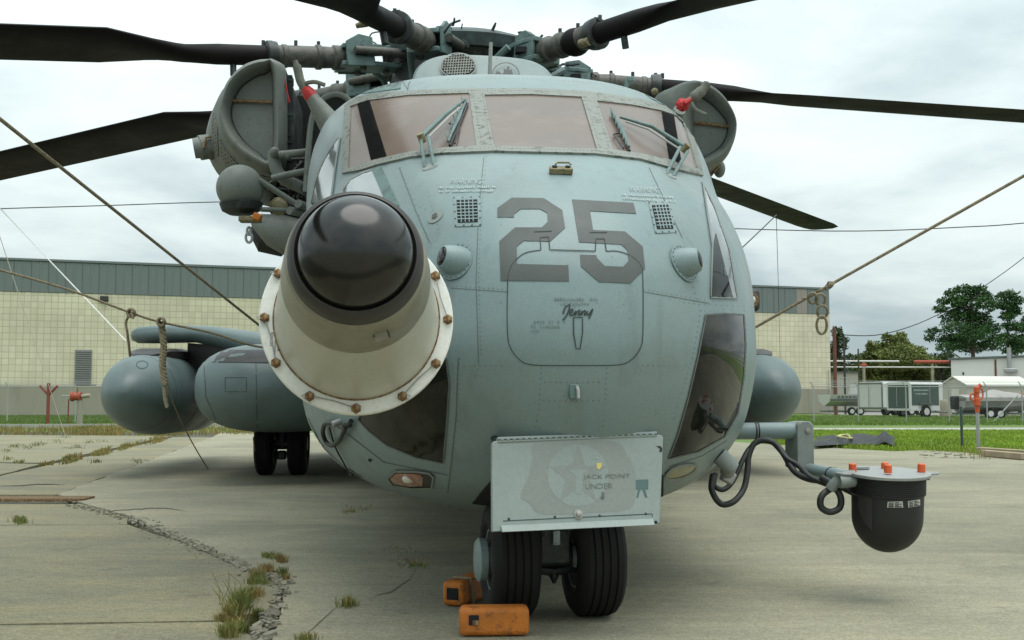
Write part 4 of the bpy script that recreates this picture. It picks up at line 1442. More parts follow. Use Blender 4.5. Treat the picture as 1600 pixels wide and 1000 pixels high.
MB().tube(smooth_pts([HP(*q) for q in cab], 6), [.022] * 19, 10).build('cable_sleeve', 'paint_low', heli)

# ---- roof fairing in front of the rotor
DG = [(640, 150), (643, 122), (650, 103), (664, 91), (685, 83), (712, 79.5), (770, 80), (825, 84), (852, 92), (869, 106), (878, 126), (884, 155)]
dgp = [HP(x, y, 7.3) for x, y in smooth_pts(DG, 5)]
dc = sum(dgp, Vector()) / len(dgp)
rings = []
s0_ = dgp[0].y
sl_f = .62
for ds, k in ((0.0, .965), (.010, .98), (.03, .99), (.07, 1.0), (.16, 1.01), (1.2, 1.03), (2.2, 1.0)):
    rings.append([Vector((dc.x + (p.x - dc.x) * k, s0_ + ds + max(0, p.z - 2.6) * sl_f, 2.2 + (p.z + max(0, p.z - 2.6) * sl_f * .31 - 2.2) * (k if k < 1 else 1 + (k - 1) * .6))) for p in dgp])
fair = MB().rings(rings, True, True).build('rotor_fairing', 'paint', heli, ang=50)
DGP = plane_proj((0, s0_ - .004, 2.6), (0, -1 - sl_f * .31, sl_f))
el = lambda cx, cy, rx, ry, n=32: [(cx + rx * math.cos(2 * math.pi * i / n), cy + ry * math.sin(2 * math.pi * i / n)) for i in range(n)]
patch(el(716, 103, 26, 17), DGP, .006, 7).build('fairing_intake', 'void', fair)
mb = MB()
for i in range(-6, 7):
    x = 716 + i * 4.1
    hgt = 17 * math.sqrt(max(0, 1 - ((x - 716) / 26) ** 2))
    line([(x + hgt * .12, 103 - hgt), (x - hgt * .12, 103 + hgt)], 1.3, DGP, .012, mb, step=20)
for i in range(-4, 5):
    y = 103 + i * 4.1
    wd = 26 * math.sqrt(max(0, 1 - ((y - 103) / 17) ** 2))
    line([(716 - wd, y + 1), (716 + wd, y - 1)], 1.3, DGP, .011, mb, step=20)
mb.build('intake_mesh', 'frame', fair)
line(el(716, 103, 28.5, 19), 1.4, DGP, .007, closed=True).build('intake_rim', 'paint_low', fair)
line([(769 + 42 * (1 - math.cos(a)) / 2, 118 - 19 * math.sin(a)) for a in np.linspace(0, math.pi, 18)], 1.6, DGP, .006).build('emblem_ring', 'digit', fair)
patch([(772, 119), (776, 112), (781, 113), (784, 117), (788, 114), (787, 108), (791, 110), (793, 104), (796, 105), (795, 111), (799, 109), (802, 118), (798, 121), (780, 121)], DGP, .006, 4).build('emblem_beast', 'digit', fair)
MB().tube([on_s(765, 125, s0_ - .35), on_s(767, 66, s0_ - .38)], [.014, .011], 8).build('roof_antenna', 'grey_metal', heli)
b = MB().tube([HP(977, 146, 6.3), HP(981, 124, 6.3)], .012, 8).build('roof_antenna', 'teal', heli)
MB().box(HP(985, 124, 6.3), (.035, .03, .03)).build('antenna_head', 'teal', b, bevel=.006)

# ---- engine deck, dark scoop
dk = MB()
for y0, y1, wd, z0, z1 in ((4.6, 9.6, .95, 2.4, 3.05), (5.6, 9.2, .6, 3.0, 3.45)):
    cx = -.0
    dk.rings([[Vector((cx + sx_ * wd * k, y, z0 + (z1 - z0) * q)) for sx_, q in ((-1, 0), (-1, .6), (-.7, 1), (.7, 1), (1, .6), (1, 0))] for y, k in ((y0, .92), (y0 + .15, 1), (y1, 1), (y1 + .6, .6))])
dk.build('engine_deck', 'hubdark', heli, bevel=.02)
sc1 = [(478, 300), (481, 250), (486, 195), (494, 168), (508, 153), (528, 148), (545, 157), (556, 180), (566, 215), (566, 300)]
p1 = [HP(x, y, 8.0) for x, y in smooth_pts(sc1, 4)]
p2 = [p + Vector((0.1, 1.4, 0)) for p in p1]
MB().rings([p1, p2], True, True).build('engine_scoop', 'void', heli)
MB().tube(p1, .022, 8).build('scoop_lip', 'nacelle', heli)

# ---- engine intake housings
NL = [(445, 108), (438, 97), (422, 93), (402, 95), (380, 104), (357, 128), (345, 158), (341, 185), (347, 213), (364, 241), (390, 261), (418, 271), (438, 268), (446, 255), (447, 180)]
NLI = [(424, 112), (424, 243), (402, 237), (380, 220), (364, 197), (358, 175), (362, 153), (375, 130), (398, 114), (412, 110)]
NR = [(1024, 152), (1046, 139), (1068, 129), (1086, 126), (1110, 134), (1132, 153), (1147, 182), (1150, 206), (1142, 235), (1126, 256), (1106, 266), (1086, 270), (1060, 240), (1034, 190)]
NRI = [(1087, 150), (1110, 153), (1135, 176), (1143, 195), (1135, 220), (1115, 237), (1088, 242)]


def nacelle(outer, inner, d, bar, shift, lab, cover_off):
    o3 = [HP(x, y, d) for x, y in smooth_loop(outer, 3)]
    c = sum(o3, Vector()) / len(o3)
    rings = []
    for ds, k, dx, dz in shift:
        rings.append([Vector((c.x + (p.x - c.x) * k + dx, p.y + ds, c.z + (p.z - c.z) * k + dz)) for p in o3])
    body = MB().rings(rings, True, True).build('engine_intake', 'nacelle', heli, ang=60, label=lab)
    i3 = [HP(x, y, d - .03) for x, y in smooth_loop(inner, 3)]
    ci = sum(i3, Vector()) / len(i3)
    # fat lip between the outer edge and the cover
    op = [p + Vector((0, .03, 0)) for p in o3]
    mb = MB()
    nl = 60
    def resamp(q, n):
        q = [Vector(p) for p in q] + [Vector(q[0])]
        ls = [0]
        for a, b in zip(q, q[1:]): ls.append(ls[-1] + (b - a).length)
        out = []
        for i in range(n):
            t = ls[-1] * i / n
            k = max(0, min(len(ls) - 2, int(np.searchsorted(ls, t, 'right')) - 1))
            out.append(q[k].lerp(q[k + 1], (t - ls[k]) / max(1e-9, ls[k + 1] - ls[k])))
        return out
    ctr = ci
    angs = np.linspace(0, 2 * math.pi, nl, endpoint=False)
    def polar(q, a):
        best, bp = 9, q[0]
        n = len(q)
        for i in range(n):
            p, r_ = q[i], q[(i + 1) % n]
            x1, z1, x2, z2 = p.x - ctr.x, p.z - ctr.z, r_.x - ctr.x, r_.z - ctr.z
            ca, sa = math.cos(a), math.sin(a)
            den = (x2 - x1) * sa - (z2 - z1) * ca
            if abs(den) < 1e-12: continue
            t = (z1 * ca - x1 * sa) / den
            if -1e-6 <= t <= 1 + 1e-6:
                X = p.lerp(r_, t)
                if (X.x - ctr.x) * ca + (X.z - ctr.z) * sa > 0:
                    return X
        return bp
    rr = []
    for a in angs:
        O, I = polar(o3, a), polar(i3, a)
        O = Vector((O.x, c.y, O.z)); I = Vector((I.x, c.y, I.z))
        prof = [Vector((O.x, c.y + .15, O.z))]
        for t in np.linspace(0, 1, 7):
            bulge = math.sin(math.pi * t) ** .7 * .11
            q = O.lerp(I, t)
            prof.append(Vector((q.x, c.y - bulge, q.z)))
        prof.append(Vector((I.x, c.y + .09, I.z)))
        rr.append(prof)
    vs = [p for r_ in rr for p in r_]
    m_ = len(rr[0])
    fs = []
    for i in range(nl):
        for j in range(m_ - 1):
            fs.append((i * m_ + j, i * m_ + j + 1, ((i + 1) % nl) * m_ + j + 1, ((i + 1) % nl) * m_ + j))
    mb.add(vs, fs)
    mb.build('intake_lip', 'nacelle', body, ang=60)
    cv = [Vector((polar(i3, a).x, c.y, polar(i3, a).z)) for a in angs]
    cv = [ctr + (p - ctr) * 1.01 for p in cv]
    cv = [Vector((p.x, c.y + cover_off, p.z)) for p in cv]
    MB().prism(cv, (0, .03, 0)).build('intake_cover', 'panelgrey', body)
    MB().tube([p + Vector((0, -.004, 0)) for p in cv] + [cv[0] + Vector((0, -.004, 0))], .012, 6).build('cover_seam', 'line', body)  # dark seam tube, its colour also standing in for shade round the cover
    MB().tube([Vector((HP(*q, d).x, c.y + .035, HP(*q, d).z)) for q in bar], .013, 6).build('cover_bar', 'rusty', body)
    return body, c


nb, nc = nacelle(NL, NLI, 8.5, [(357, 156), (424, 157)], [(.13, .96, 0, 0), (.14, 1.0, 0, 0), (.32, 1.05, -.10, .0), (.65, 1.10, -.19, -.02), (1.05, 1.06, -.20, -.03), (2.2, .9, .05, 0), (3.0, .75, .2, .1)], 'left engine intake with a D-shaped cover', .06)
nb2, nc2 = nacelle(NR, NRI, 9.2, [(1087, 190), (1143, 195)], [(.13, .96, 0, 0), (.14, 1.0, 0, 0), (.5, 1.0, 0, -.03), (1.2, .98, -.05, -.05), (2.6, .85, -.1, 0)], 'right engine intake with a D-shaped cover', .06)
# perforated screen on the left housing
scr = bpy.data.materials.new('perforated_screen')
scr.use_nodes = True
t_ = scr.node_tree
b_ = t_.nodes['Principled BSDF']
tc_ = N(t_, 'ShaderNodeTexCoord')
vo = N(t_, 'ShaderNodeTexVoronoi', Scale=38.0, Randomness=0.15)
t_.links.new(tc_.outputs['Object'], vo.inputs['Vector'])
cr = N(t_, 'ShaderNodeMapRange')
cr.inputs[1].default_value, cr.inputs[2].default_value = .28, .36
t_.links.new(vo.outputs['Distance'], cr.inputs[0])
mx = N(t_, 'ShaderNodeMixRGB')
mx.inputs[1].default_value = (.018, .018, .015, 1)
mx.inputs[2].default_value = (.16, .165, .135, 1)
t_.links.new(cr.outputs[0], mx.inputs[0])
t_.links.new(mx.outputs[0], b_.inputs['Base Color'])
bm_ = N(t_, 'ShaderNodeBump', Strength=0.6, Distance=0.01)
t_.links.new(cr.outputs[0], bm_.inputs['Height'])
t_.links.new(bm_.outputs[0], b_.inputs['Normal'])
b_.inputs['Roughness'].default_value = .7
M['screen'] = scr
nbv = BVHTree.FromObject(nb, bpy.context.evaluated_depsgraph_get())
NP = mesh_proj(nbv, (395, 200))
for q in ([(345, 218), (352, 232), (366, 250), (380, 262), (384, 282), (368, 276), (352, 256), (345, 240)], [(331, 185), (334, 172), (340, 198), (342, 245), (336, 236), (331, 215)], [(388, 266), (414, 275), (436, 276), (438, 300), (412, 300), (390, 288)]):
    patch(q, NP, .006, 6).build('intake_screen', 'screen', nb)
MB().tube([HP(343, 238, 9.0), HP(336, 228, 9.0), HP(312, 231, 8.95)], [.10, .105, .10], 20).build('exhaust_stub', 'nacelle', nb)
MB().tube([HP(318, 230, 8.955), HP(303, 232, 8.94)], [.088, .080], 20).build('stub_cap', 'panelgrey', nb)
MB().tube([HP(336, 212, 8.9), HP(322, 215, 8.86), HP(318, 232, 8.86)], .009, 6).build('stub_strap', 'rusty', nb)
mb = MB()
for y in np.linspace(120, 255, 26):
    mb.box(HP(452 + random.uniform(-1, 3), y, 8.62 + random.uniform(-.02, .03)), (.045, .05, random.uniform(.015, .035)))
mb.build('hinge_fittings', 'hubdark', nb, kind='stuff')
MB().prism([HP(x, y, 8.6) for x, y in ((447, 110), (458, 140), (460, 240), (456, 300), (446, 262))], (0, .9, 0)).build('inner_cowl', 'hubdark', nb)
MB().tube([HP(443, 118, 8.5), HP(452, 160, 8.5)], .006, 6).build('cowl_rod', 'red', nb)
# right housing lower bracket
MB().prism([HP(x, y, 9.4) for x, y in ((1094, 262), (1130, 246), (1112, 276), (1103, 291))], (0, .5, 0)).build('intake_bracket', 'nacelle', nb2, bevel=.01)
MB().ball(HP(1124, 264, 9.5), .05, 14, 8, (1, 1.2, 1.5)).build('bracket_blister', 'nacelle', nb2)
MB().tube([HP(1104, 282, 9.35), HP(1124, 258, 9.3)], .012, 6).build('bracket_rod', 'rusty', nb2)
MB().box(HP(1040, 172, 8.95), (.05, .02, .07)).build('intake_mark', 'digit', nb2)
MB().ball(HP(1023, 143, 9.0), .03, 10, 6).build('intake_knob', 'brass', nb2)

# pipes between the left housing and the fuselage
for q, d, r, m in (([(428, 236), (429, 254), (436, 272), (452, 284), (478, 296)], 8.2, .045, 'nacelle'), ([(436, 242), (460, 240), (510, 235)], 8.15, .03, 'nacelle'),
                   ([(425, 279), (450, 273), (500, 263)], 8.1, .026, 'nacelle'), ([(452, 249), (480, 248), (505, 243)], 8.3, .012, 'hubdark'), ([(400, 262), (420, 268), (455, 290), (490, 312)], 8.5, .014, 'hubdark')):
    MB().tube(smooth_pts([HP(*p, d) for p in q], 5), r, 12).build('bleed_air_pipe', m, heli)
for q, r, m in (((450, 243), .030, 'nacelle'), ((476, 295), .034, 'hubdark'), ((429, 238), .040, 'nacelle')):
    MB().ball(HP(*q, 8.15), r, 12, 8).build('pipe_coupling', m, heli)
mb = MB()
for i in range(46):
    x, y = random.uniform(448, 500), random.uniform(235, 350)
    if x > 505: continue
    q = [HP(x, y, 8.7 + random.uniform(-.2, .3))]
    for k in range(3):
        q.append(q[-1] + Vector((random.uniform(-.12, .14), random.uniform(-.1, .1), random.uniform(-.1, .1))))
    mb.tube(smooth_pts(q, 3), random.uniform(.006, .016), 6)
mb.build('loose_plumbing', 'hubdark', heli, kind='stuff')
MB().prism([HP(x, y, 9.3) for x, y in ((440, 150), (560, 150), (560, 380), (470, 380), (420, 330), (430, 250))], (0, .5, 0)).build('black_backing', 'void', heli)  # near-black slab filling the gap behind the plumbing

# hoist under the left housing
ho = MB().ball(HP(375, 294, 7.9), 37 * 7.9 / F, 32, 18).build('rescue_hoist', 'nacelle', heli)
MB().lathe([(0, .152), (.05, .135), (.075, .09), (.078, .01)], HP(377, 318, 7.9), (.05, 0, -1), 20).build('hoist_base', 'hubdark', ho)
MB().box(HP(391, 343, 7.85), (.15, .1, .04)).build('hoist_guard', 'brass', ho, bevel=.01)
MB().box(HP(402, 339, 7.8), (.06, .06, .05), Matrix.Rotation(.4, 3, 'Y')).build('guard_flag', 'orange', ho, bevel=.01)
hk = MB()
for cx, cy, rx, ry in ((389, 361, 3, 6), (389, 371, 5, 8)):
    hk.tube([HP(cx + rx * math.cos(a), cy + ry * math.sin(a), 7.85) for a in np.linspace(0, 2 * math.pi, 14)], .010, 6)
hk.build('hoist_hook', 'grey_metal', ho)
for a, b, r in (((404, 281), (466, 321), .022), ((408, 327), (452, 329), .018), ((452, 329), (478, 334), .03), ((466, 318), (484, 326), .03)):
    MB().tube([HP(*a, 7.85), HP(*b, 8.0)], r, 10).build('hoist_strut', 'nacelle', ho)
b = MB().lathe([(0, .062), (.04, .066), (.045, .058), (.046, .01)], HP(437, 323, 8.1), (-.1, -1, -.1), 20).build('search_light', 'brass', heli)
MB().lathe([(.046, .05), (.05, .045), (.052, .005)], HP(437, 323, 8.1), (-.1, -1, -.1), 20).build('lamp_glass', 'lensyellow', b)
MB().tube([HP(402, 346, 8.6), HP(430, 360, 8.5), HP(470, 376, 8.5)], [.06, .13, .16], 18).build('engine_cowl_tail', 'nacelle', heli)
MB().tube([HP(395, 356, 8.8), HP(415, 372, 8.8), HP(445, 382, 8.8)], [.05, .12, .1], 16).build('oil_cooler_duct', 'black', heli)

# air data mast on the left shoulder, with its wrapped tip
mst = MB().tube([HP(534, 222, 6.6), HP(510, 185, 6.6), HP(487, 152, 6.6)], [.085, .065, .038], 16).build('air_data_mast', 'nacelle', heli)
MB().tube([HP(488, 154, 6.6), HP(483, 146, 6.6), HP(477, 138, 6.6)], [.039, .040, .028], 12).build('red_cover', 'red', mst)
MB().tube(smooth_pts([HP(480, 142, 6.6), HP(470, 128, 6.6), HP(465, 108, 6.6), HP(461, 95, 6.6)], 4), [.026] * 5 + [.026] * 5 + [.016] * 3, 10).build('cover_wrap', 'cloth', mst)
MB().tube(smooth_pts([HP(478, 130, 6.58), HP(492, 128, 6.58), HP(508, 133, 6.6)], 4), .013, 6).build('cover_streamer', 'cloth', mst)
mst = MB().tube([HP(1050, 195, 7.2), HP(1062, 172, 7.1)], [.05, .04], 12).build('air_data_mast', 'nacelle', heli)
rb = MB().ball(HP(1066, 164, 7.0), .046, 14, 9, (.9, 1, .8))
rb.v = [tuple(Vector(v) + Vector((random.uniform(-1, 1), random.uniform(-1, 1), random.uniform(-1, 1))) * .007) for v in rb.v]
rb.build('red_cover', 'red', mst, ang=25)
MB().tube([HP(1070, 162, 6.97), HP(1080, 155, 6.97)], [.022, .014], 7).build('cover_strap', 'red', mst)
MB().tube(smooth_pts([HP(1072, 160, 7.0), HP(1084, 152, 7.0), HP(1096, 142, 7.0), HP(1107, 128, 7.0)], 4), [.02] * 4 + [.034] * 5 + [.026] * 3 + [.006], 10).build('cover_wrap', 'cloth', mst)
MB().tube(smooth_pts([HP(1080, 160, 6.95), HP(1087, 171, 6.95), HP(1103, 179, 6.95)], 4), .012, 6).build('cover_streamer', 'cloth', mst)

# ---- rotor
HUBD = 11.3
hub0 = P(724, 86, HUBD)
XB, YB = hub0.x, hub0.y


def on_plane(px, py, th):
    """radius and height where a pixel's ray meets the upright plane through the mast at angle th"""
    r = ray(px, py)
    s_, c_ = math.sin(th), math.cos(th)
    # (t*rx - XB)*s - (t*ry - YB)*c = 0
    t = (XB * s_ - YB * c_) / (r.x * s_ - r.y * c_)
    q = CAM + r * t
    return (q.x - XB) * c_ + (q.y - YB) * s_, q.z


zh = 4.05
HC = L(Vector((XB, YB, zh)))
hub = MB().lathe([(-1.1, .5), (-.5, .55), (-.4, .72), (-.1, .74), (.08, .70), (.12, .6), (.2, .6), (.26, .30)], HC, (0, -.05, 1), 28).build('rotor_hub', 'hubdark', heli, ang=30)
hat = L(P(724, 66, HUBD))
MB().lathe([(-.10, .80), (.02, .83), (.05, .79), (.12, .6), (.15, .2), (.155, .01)], Vector((hat.x, hat.y, 4.30)), (0, -.05, 1), 40).build('hub_cover', 'tealdark', hub, ang=30)
MB().lathe([(-.16, .70), (-.10, .72), (-.09, .2)], Vector((hat.x, hat.y, 4.30)), (0, -.05, 1), 40).build('cover_flange', 'hubdark', hub, ang=30)
MB().lathe([(-.05, .44), (.05, .46), (.07, .3)], HC - Vector((0, 0, .72)), (0, -.05, 1), 28).build('swashplate', 'hubdark', hub, ang=30)

# angle (degrees, anticlockwise from +x), and two pixels on the blade's centre line
BL = [(205, (450, 88), (60, 76)), (256, (655, 60), (545, 5)), (309, (862, 76), (1080, 5)), (2, (930, 131), (1500, 171)), (57, (1120, 290), (1280, 350)), (106, None, None), (156, (330, 192), (20, 262))]
for th_, a, b in BL:
    th = math.radians(th_)
    if a:
        (r1, z1), (r2, z2) = on_plane(*a, th), on_plane(*b, th)
        sl_ = (z2 - z1) / (r2 - r1)
        z0 = z1 - sl_ * r1
    else:
        sl_, z0 = -.03, 4.1
    dirw = Vector((math.cos(th), math.sin(th), 0))
    nx = Vector((-math.sin(th), math.cos(th), 0))

    def pt(r, y=0, z=0):
        rr_ = max(r, 0)
        return L(Vector((XB, YB, z0 + sl_ * r + z)) + dirw * r + nx * y)
    far_end = {205: 6.2}.get(th_, 12.0)
    secs = [(1.95, .095, .095, 0, 0), (2.45, .10, .095, 0, 0), (2.75, .125, .075, 0, 4), (3.1, .25, .062, .05, 7), (3.45, .36, .06, .10, 8), (7.5, .37, .05, .10, 6), (11.3, .37, .045, .10, 3), (11.75, .33, .04, .12, 3), (12.0, .22, .02, .2, 3)]
    rings = []
    for r, ha, hb, yo, tw in secs:
        tw = math.radians(tw)
        ring = []
        for j in range(20):
            a_ = 2 * math.pi * j / 20
            x, y = math.cos(a_) * ha, math.sin(a_) * hb * (1 if ha < .2 else (.55 + .45 * math.cos(a_)))
            x += yo
            ring.append(pt(r, x * math.cos(tw) - y * math.sin(tw), x * math.sin(tw) + y * math.cos(tw)))
        rings.append(ring)
    bl = MB().rings(rings).build('rotor_blade', 'blade', heli, ang=50)
    MB().lathe([(0, .115), (.10, .12), (.12, .10), (.22, .105), (.23, .118), (.27, .118), (.28, .102), (.55, .102), (.56, .11), (.6, .11), (.61, .10), (.74, .10)], pt(1.25), pt(2) - pt(1.25), 24).build('blade_sleeve', 'sleeve', bl, ang=30)
    MB().lathe([(0, .132), (.05, .14), (.09, .14), (.10, .12)], pt(1.90), pt(2) - pt(1.25), 24).build('sleeve_collar', 'hubdark', bl, ang=30)
    MB().tube([pt(2.3, 0, -.1), pt(2.3, .02, -.2)], .03, 8).build('blade_drain', 'hubdark', bl)
    # hinge: two cheek plates with bored lugs, pins and webs
    hb_ = MB()
    for zz in (.085, -.085):
        pl = [(.42, -.10), (.55, -.14), (.75, -.10), (.95, -.15), (1.15, -.17), (1.30, -.15), (1.30, .15), (1.15, .17), (.95, .15), (.75, .10), (.55, .14), (.42, .10)]
        hb_.prism([pt(r, y, zz - .022) for r, y in pl], pt(0, 0, .044) - pt(0, 0, 0))
    hb_.build('hinge_bracket', 'teal', bl, bevel=.008)
    for r, y in ((.56, 0), (1.08, -.09), (1.08, .09), (.82, .0)):
        MB().tube([pt(r, y, -.14), pt(r, y, .15)], .045 if r < .6 else .032, 12).build('hinge_pin', 'sleeve', bl)
    for yy in (-.155, .155):
        MB().prism([pt(.98, yy, -.12), pt(1.26, yy, -.12), pt(1.28, yy, .12), pt(1.16, yy, .19), pt(1.02, yy, .16)], (pt(0, .03, 0) - pt(0, 0, 0))).build('hinge_cheek', 'teal', bl, bevel=.006)
    MB().box(pt(1.12, -.17 if math.cos(th) > 0 else .17, 0), (.10, .10, .05)).build('cheek_recess', 'void', bl)
    MB().tube([pt(1.0, -.22, .05), pt(.75, -.3, -.12), pt(.5, -.3, -.6)], [.035, .03, .022], 8).build('pitch_link', 'teal', bl)
    MB().tube([pt(.45, .2, 0), pt(1.2, .22, .02)], [.05, .04], 10).build('lag_damper', 'sleeve', bl)
    mb = MB()
    for k in range(9):
        q = [pt(random.uniform(.45, 1.25), random.uniform(-.2, .2), random.uniform(.05, .17))]
        for j in range(3):
            q.append(q[-1] + Vector((random.uniform(-.12, .12), random.uniform(-.12, .12), random.uniform(-.05, .07))))
        mb.tube(smooth_pts(q, 3), random.uniform(.006, .013), 5)
    for r in (1.5, 1.72, 1.95, 2.02):
        mb.box(pt(r, random.uniform(-.03, .03), .125), (.03, .03, .05))
    mb.build('hinge_plumbing', 'hubdark', bl, kind='stuff')
mb = MB()
for k in range(70):
    a = random.uniform(0, 2 * math.pi)
    r = random.uniform(.35, .72)
    q = [HC + Vector((math.cos(a) * r, math.sin(a) * r, random.uniform(-.5, .28)))]
    for j in range(3):
        q.append(q[-1] + Vector((random.uniform(-.13, .13), random.uniform(-.13, .13), random.uniform(-.09, .09))))
    mb.tube(smooth_pts(q, 3), random.uniform(.008, .022), 6)
mb.build('hub_plumbing', 'hubdark', hub, kind='stuff')
# fitting on the front right blade, hanging pin on the front left one
p = P(913, 66, 10.0)
MB().tube([L(P(908, 68, 9.8)), L(P(921, 64, 9.7))], .04, 12).build('blade_fold_motor', 'brass', heli)
MB().ball(L(P(899, 66, 10.0)), .14, 20, 12, (1, 1, .9)).build('blade_fold_housing', 'blade', heli)
MB().tube([L(P(556, 41, 8.9)), L(P(572, 36, 8.9)), L(P(583, 30, 8.9))], [.02, .035, .025], 8).build('blade_weight', 'brass', heli)

# ---- sponsons, external tanks, main gear
for sg in (-1, 1):
    prof = [(7.25, .03), (7.28, .30), (7.36, .52), (7.52, .74), (7.75, .89), (8.1, .98), (8.6, 1.0), (12.5, 1.0), (13.6, .8), (14.5, .3)]
    rings = []
    for y, k in prof:
        ring = []
        for j in range(36):
            a = 2 * math.pi * j / 36
            cx, cz = math.cos(a), math.sin(a)
            x = math.copysign(abs(cx) ** .75, cx) * .86 * k
            z = math.copysign(abs(cz) ** .8, cz) * .46 * k
            ring.append(Vector((sg * 1.99 + x, y, .945 + z)))
        rings.append(ring)
    mbx = MB().rings(rings)
    sp = mbx.build('sponson', 'tank', heli, ang=60)
    bx = BVHTree.FromPolygons([Vector(v) for v in mbx.v], mbx.f)
    if sg < 0:
        SPJ = mesh_proj(bx, (400, 610))
        patch([(334, 566), (343, 547), (470, 547), (470, 567)], SPJ, .004, 8).build('walkway', 'ringdark', sp)
        for q in ([(330, 566), (470, 568)], [(318, 560), (322, 620), (340, 662)], [(400, 568), (402, 675)]):
            line(q, 1.0, SPJ, .002).build('sponson_seam', 'seamdark', sp)
        line([(352, 590), (385, 590), (385, 612), (352, 612)], 1.0, SPJ, .002, closed=True).build('access_panel', 'seamdark', sp)
        rivets(along([(342, 538), (330, 556), (322, 580)], 6), .005, SPJ).build('sponson_rivets', 'line', sp, kind='stuff')
    u0 = -3.56 if sg < 0 else 3.36
    y0 = 8.2 if sg < 0 else 8.4
    zc_ = .90 if sg < 0 else .93
    tp = [(0, .005), (.03, .09), (.12, .19), (.3, .30), (.6, .395), (1.0, .45), (1.5, .468), (3.4, .468), (4.6, .36), (5.4, .12), (5.6, .01)]
    mbx = MB().lathe(tp, (u0, y0, zc_), (0, 1, 0), 48)
    tk = mbx.build('fuel_tank', 'tank', heli)
    bx = BVHTree.FromPolygons([Vector(v) for v in mbx.v], mbx.f)
    for t_, r_ in ((.62, .3985), (1.55, .4695), (2.6, .4695)):
        MB().lathe([(t_ - .004, r_ - .004), (t_ - .004, r_), (t_ + .004, r_ + .0008), (t_ + .004, r_ - .004)], (u0, y0, zc_), (0, 1, 0), 48, caps=False).build('tank_seam', 'seamdark', tk)
    TPJ = mesh_proj(bx, (228 if sg < 0 else 1190, 610))
    ctr_ = (222, 590) if sg < 0 else (1225, 590)
    if sg < 0:
        line(el(ctr_[0], ctr_[1] - 20, 9, 6, 16), 1.2, TPJ, .002, closed=True).build('filler_cap_ring', 'seamdark', tk)
    # dark wedge on top of the tank and the pylon that carries it
    rings = []
    for y, h_, wd in ((y0 + .75, .02, .10), (y0 + 1.1, .10, .22), (y0 + 2.0, .14, .30), (y0 + 3.4, .14, .30), (y0 + 4.0, .04, .1)):
        rings.append([Vector((u0 + cx * wd, y, zc_ + .40 + cz * h_)) for cx, cz in ((-1, 0), (-1, .7), (-.5, 1), (.5, 1), (1, .7), (1, 0))])
    MB().rings(rings).build('tank_saddle', 'ringdark', tk)
    nose = Vector((sg * 3.62, 9.6, 1.60))
    rings = []
    for x, y, z, c_, t_h in ((sg * 3.93, 9.95, 1.58, .05, .03), (sg * 3.91, 9.82, 1.58, .28, .085), (sg * 3.83, 9.74, 1.58, .42, .135), (sg * 3.6, 9.7, 1.59, .5, .15), (sg * 3.2, 9.65, 1.60, .9, .14), (sg * 2.9, 9.4, 1.555, 1.2, .17), (sg * 2.4, 8.9, 1.44, 1.7, .22), (sg * 1.9, 8.5, 1.32, 2.2, .25), (sg * 1.1, 8.1, 1.2, 2.6, .26)):
        ring = []
        for j in range(24):
            a = 2 * math.pi * j / 24
            ring.append(Vector((x, y + .5 * c_ * (1 - math.cos(a)), z + math.sin(a) * t_h * (.62 + .38 * math.cos(a)))))
        rings.append(ring)
    if sg < 0:
        MB().rings(rings).build('tank_pylon', 'tank', heli, ang=50)
    if sg < 0:
        MB().prism([Vector((sg * 3.3, 10.0, 1.5)), Vector((sg * 2.3, 9.4, 1.4)), Vector((sg * 2.3, 9.4, 1.2)), Vector((sg * 3.3, 10.0, 1.2))], (0, .8, 0)).build('pylon_shade', 'ringdark', heli)  # dark plate stands in for the shadow beneath the pylon
    yg = 9.15
    gx = HP(445, 700, 12.9).x if sg < 0 else 2.15
    for k in (-1, 1):
        wheel('main_wheel', (gx + k * .178, yg, .34), (1, 0, 0), .34, .20, heli, 'hubdark', 4)
    g = MB().tube([Vector((gx - .12, yg, .34)), Vector((gx + .12, yg, .34))], .06, 10).build('main_gear_axle', 'hubdark', heli)
    MB().tube([Vector((gx, yg, .3)), Vector((gx, yg, .9))], [.06, .09], 12).build('oleo_strut', 'hubdark', g)
    MB().box(Vector((gx, yg - .03, .22)), (.1, .1, .1)).build('brake_block', 'hubdark', g, bevel=.02)
# tail fin far behind
MB().prism([Vector((-.12, y, z)) for y, z in ((17.5, 2.6), (19.6, 2.6), (21.2, 6.0), (19.9, 6.1), (18.6, 3.4))], (.24, 0, 0)).build('tail_fin', 'paint', heli, bevel=.08)
MB().tube([Vector((-.9, 14, .9)), Vector((-.9, 14.1, .5))], .03, 6).build('drain_mast', 'hubdark', heli)
MB().tube([HP(396, 683, 12.2), HP(398, 705, 12.2)], .008, 6).build('drain_pipe', 'rusty', heli)

# ================================================================ ropes and wires
def rope3(name, pts, r, m, label, cat, k=8, **kw):
    o = MB().tube(smooth_pts(pts, k), r, 8).build(name, m, None, ang=80)
    return props(o, label, cat, **kw)


def twist(mb, pts, r, amp, turns, strands=3, k=14):
    sp = smooth_pts(pts, k)
    n = len(sp)
    for s in range(strands):
        q = []
        for i, p in enumerate(sp):
            a = 2 * math.pi * (turns * i / n + s / strands)
            q.append(p + Vector((math.cos(a) * amp, math.sin(a) * amp * .6, math.sin(a) * amp * .3)))
        mb.tube(q, r, 6)
    return mb


# the ropes tie the drooping blades down: each runs straight from a blade to the airframe
bladeB, bladeA, bladeC, bladeE = Vector((-2.81, 1.99, 2.79)), Vector((-9.07, 7.3, 3.29)), Vector((5.33, 4.11, 3.55)), Vector((-6.78, 14.1, 3.61))
MB().tube([bladeB, P(470, 560, 9.8)], .0095, 8).build('tie_down_rope', 'rope', None, ang=80, label='taut tan rope slanting down from the upper left to behind the white flange', cat='rope')


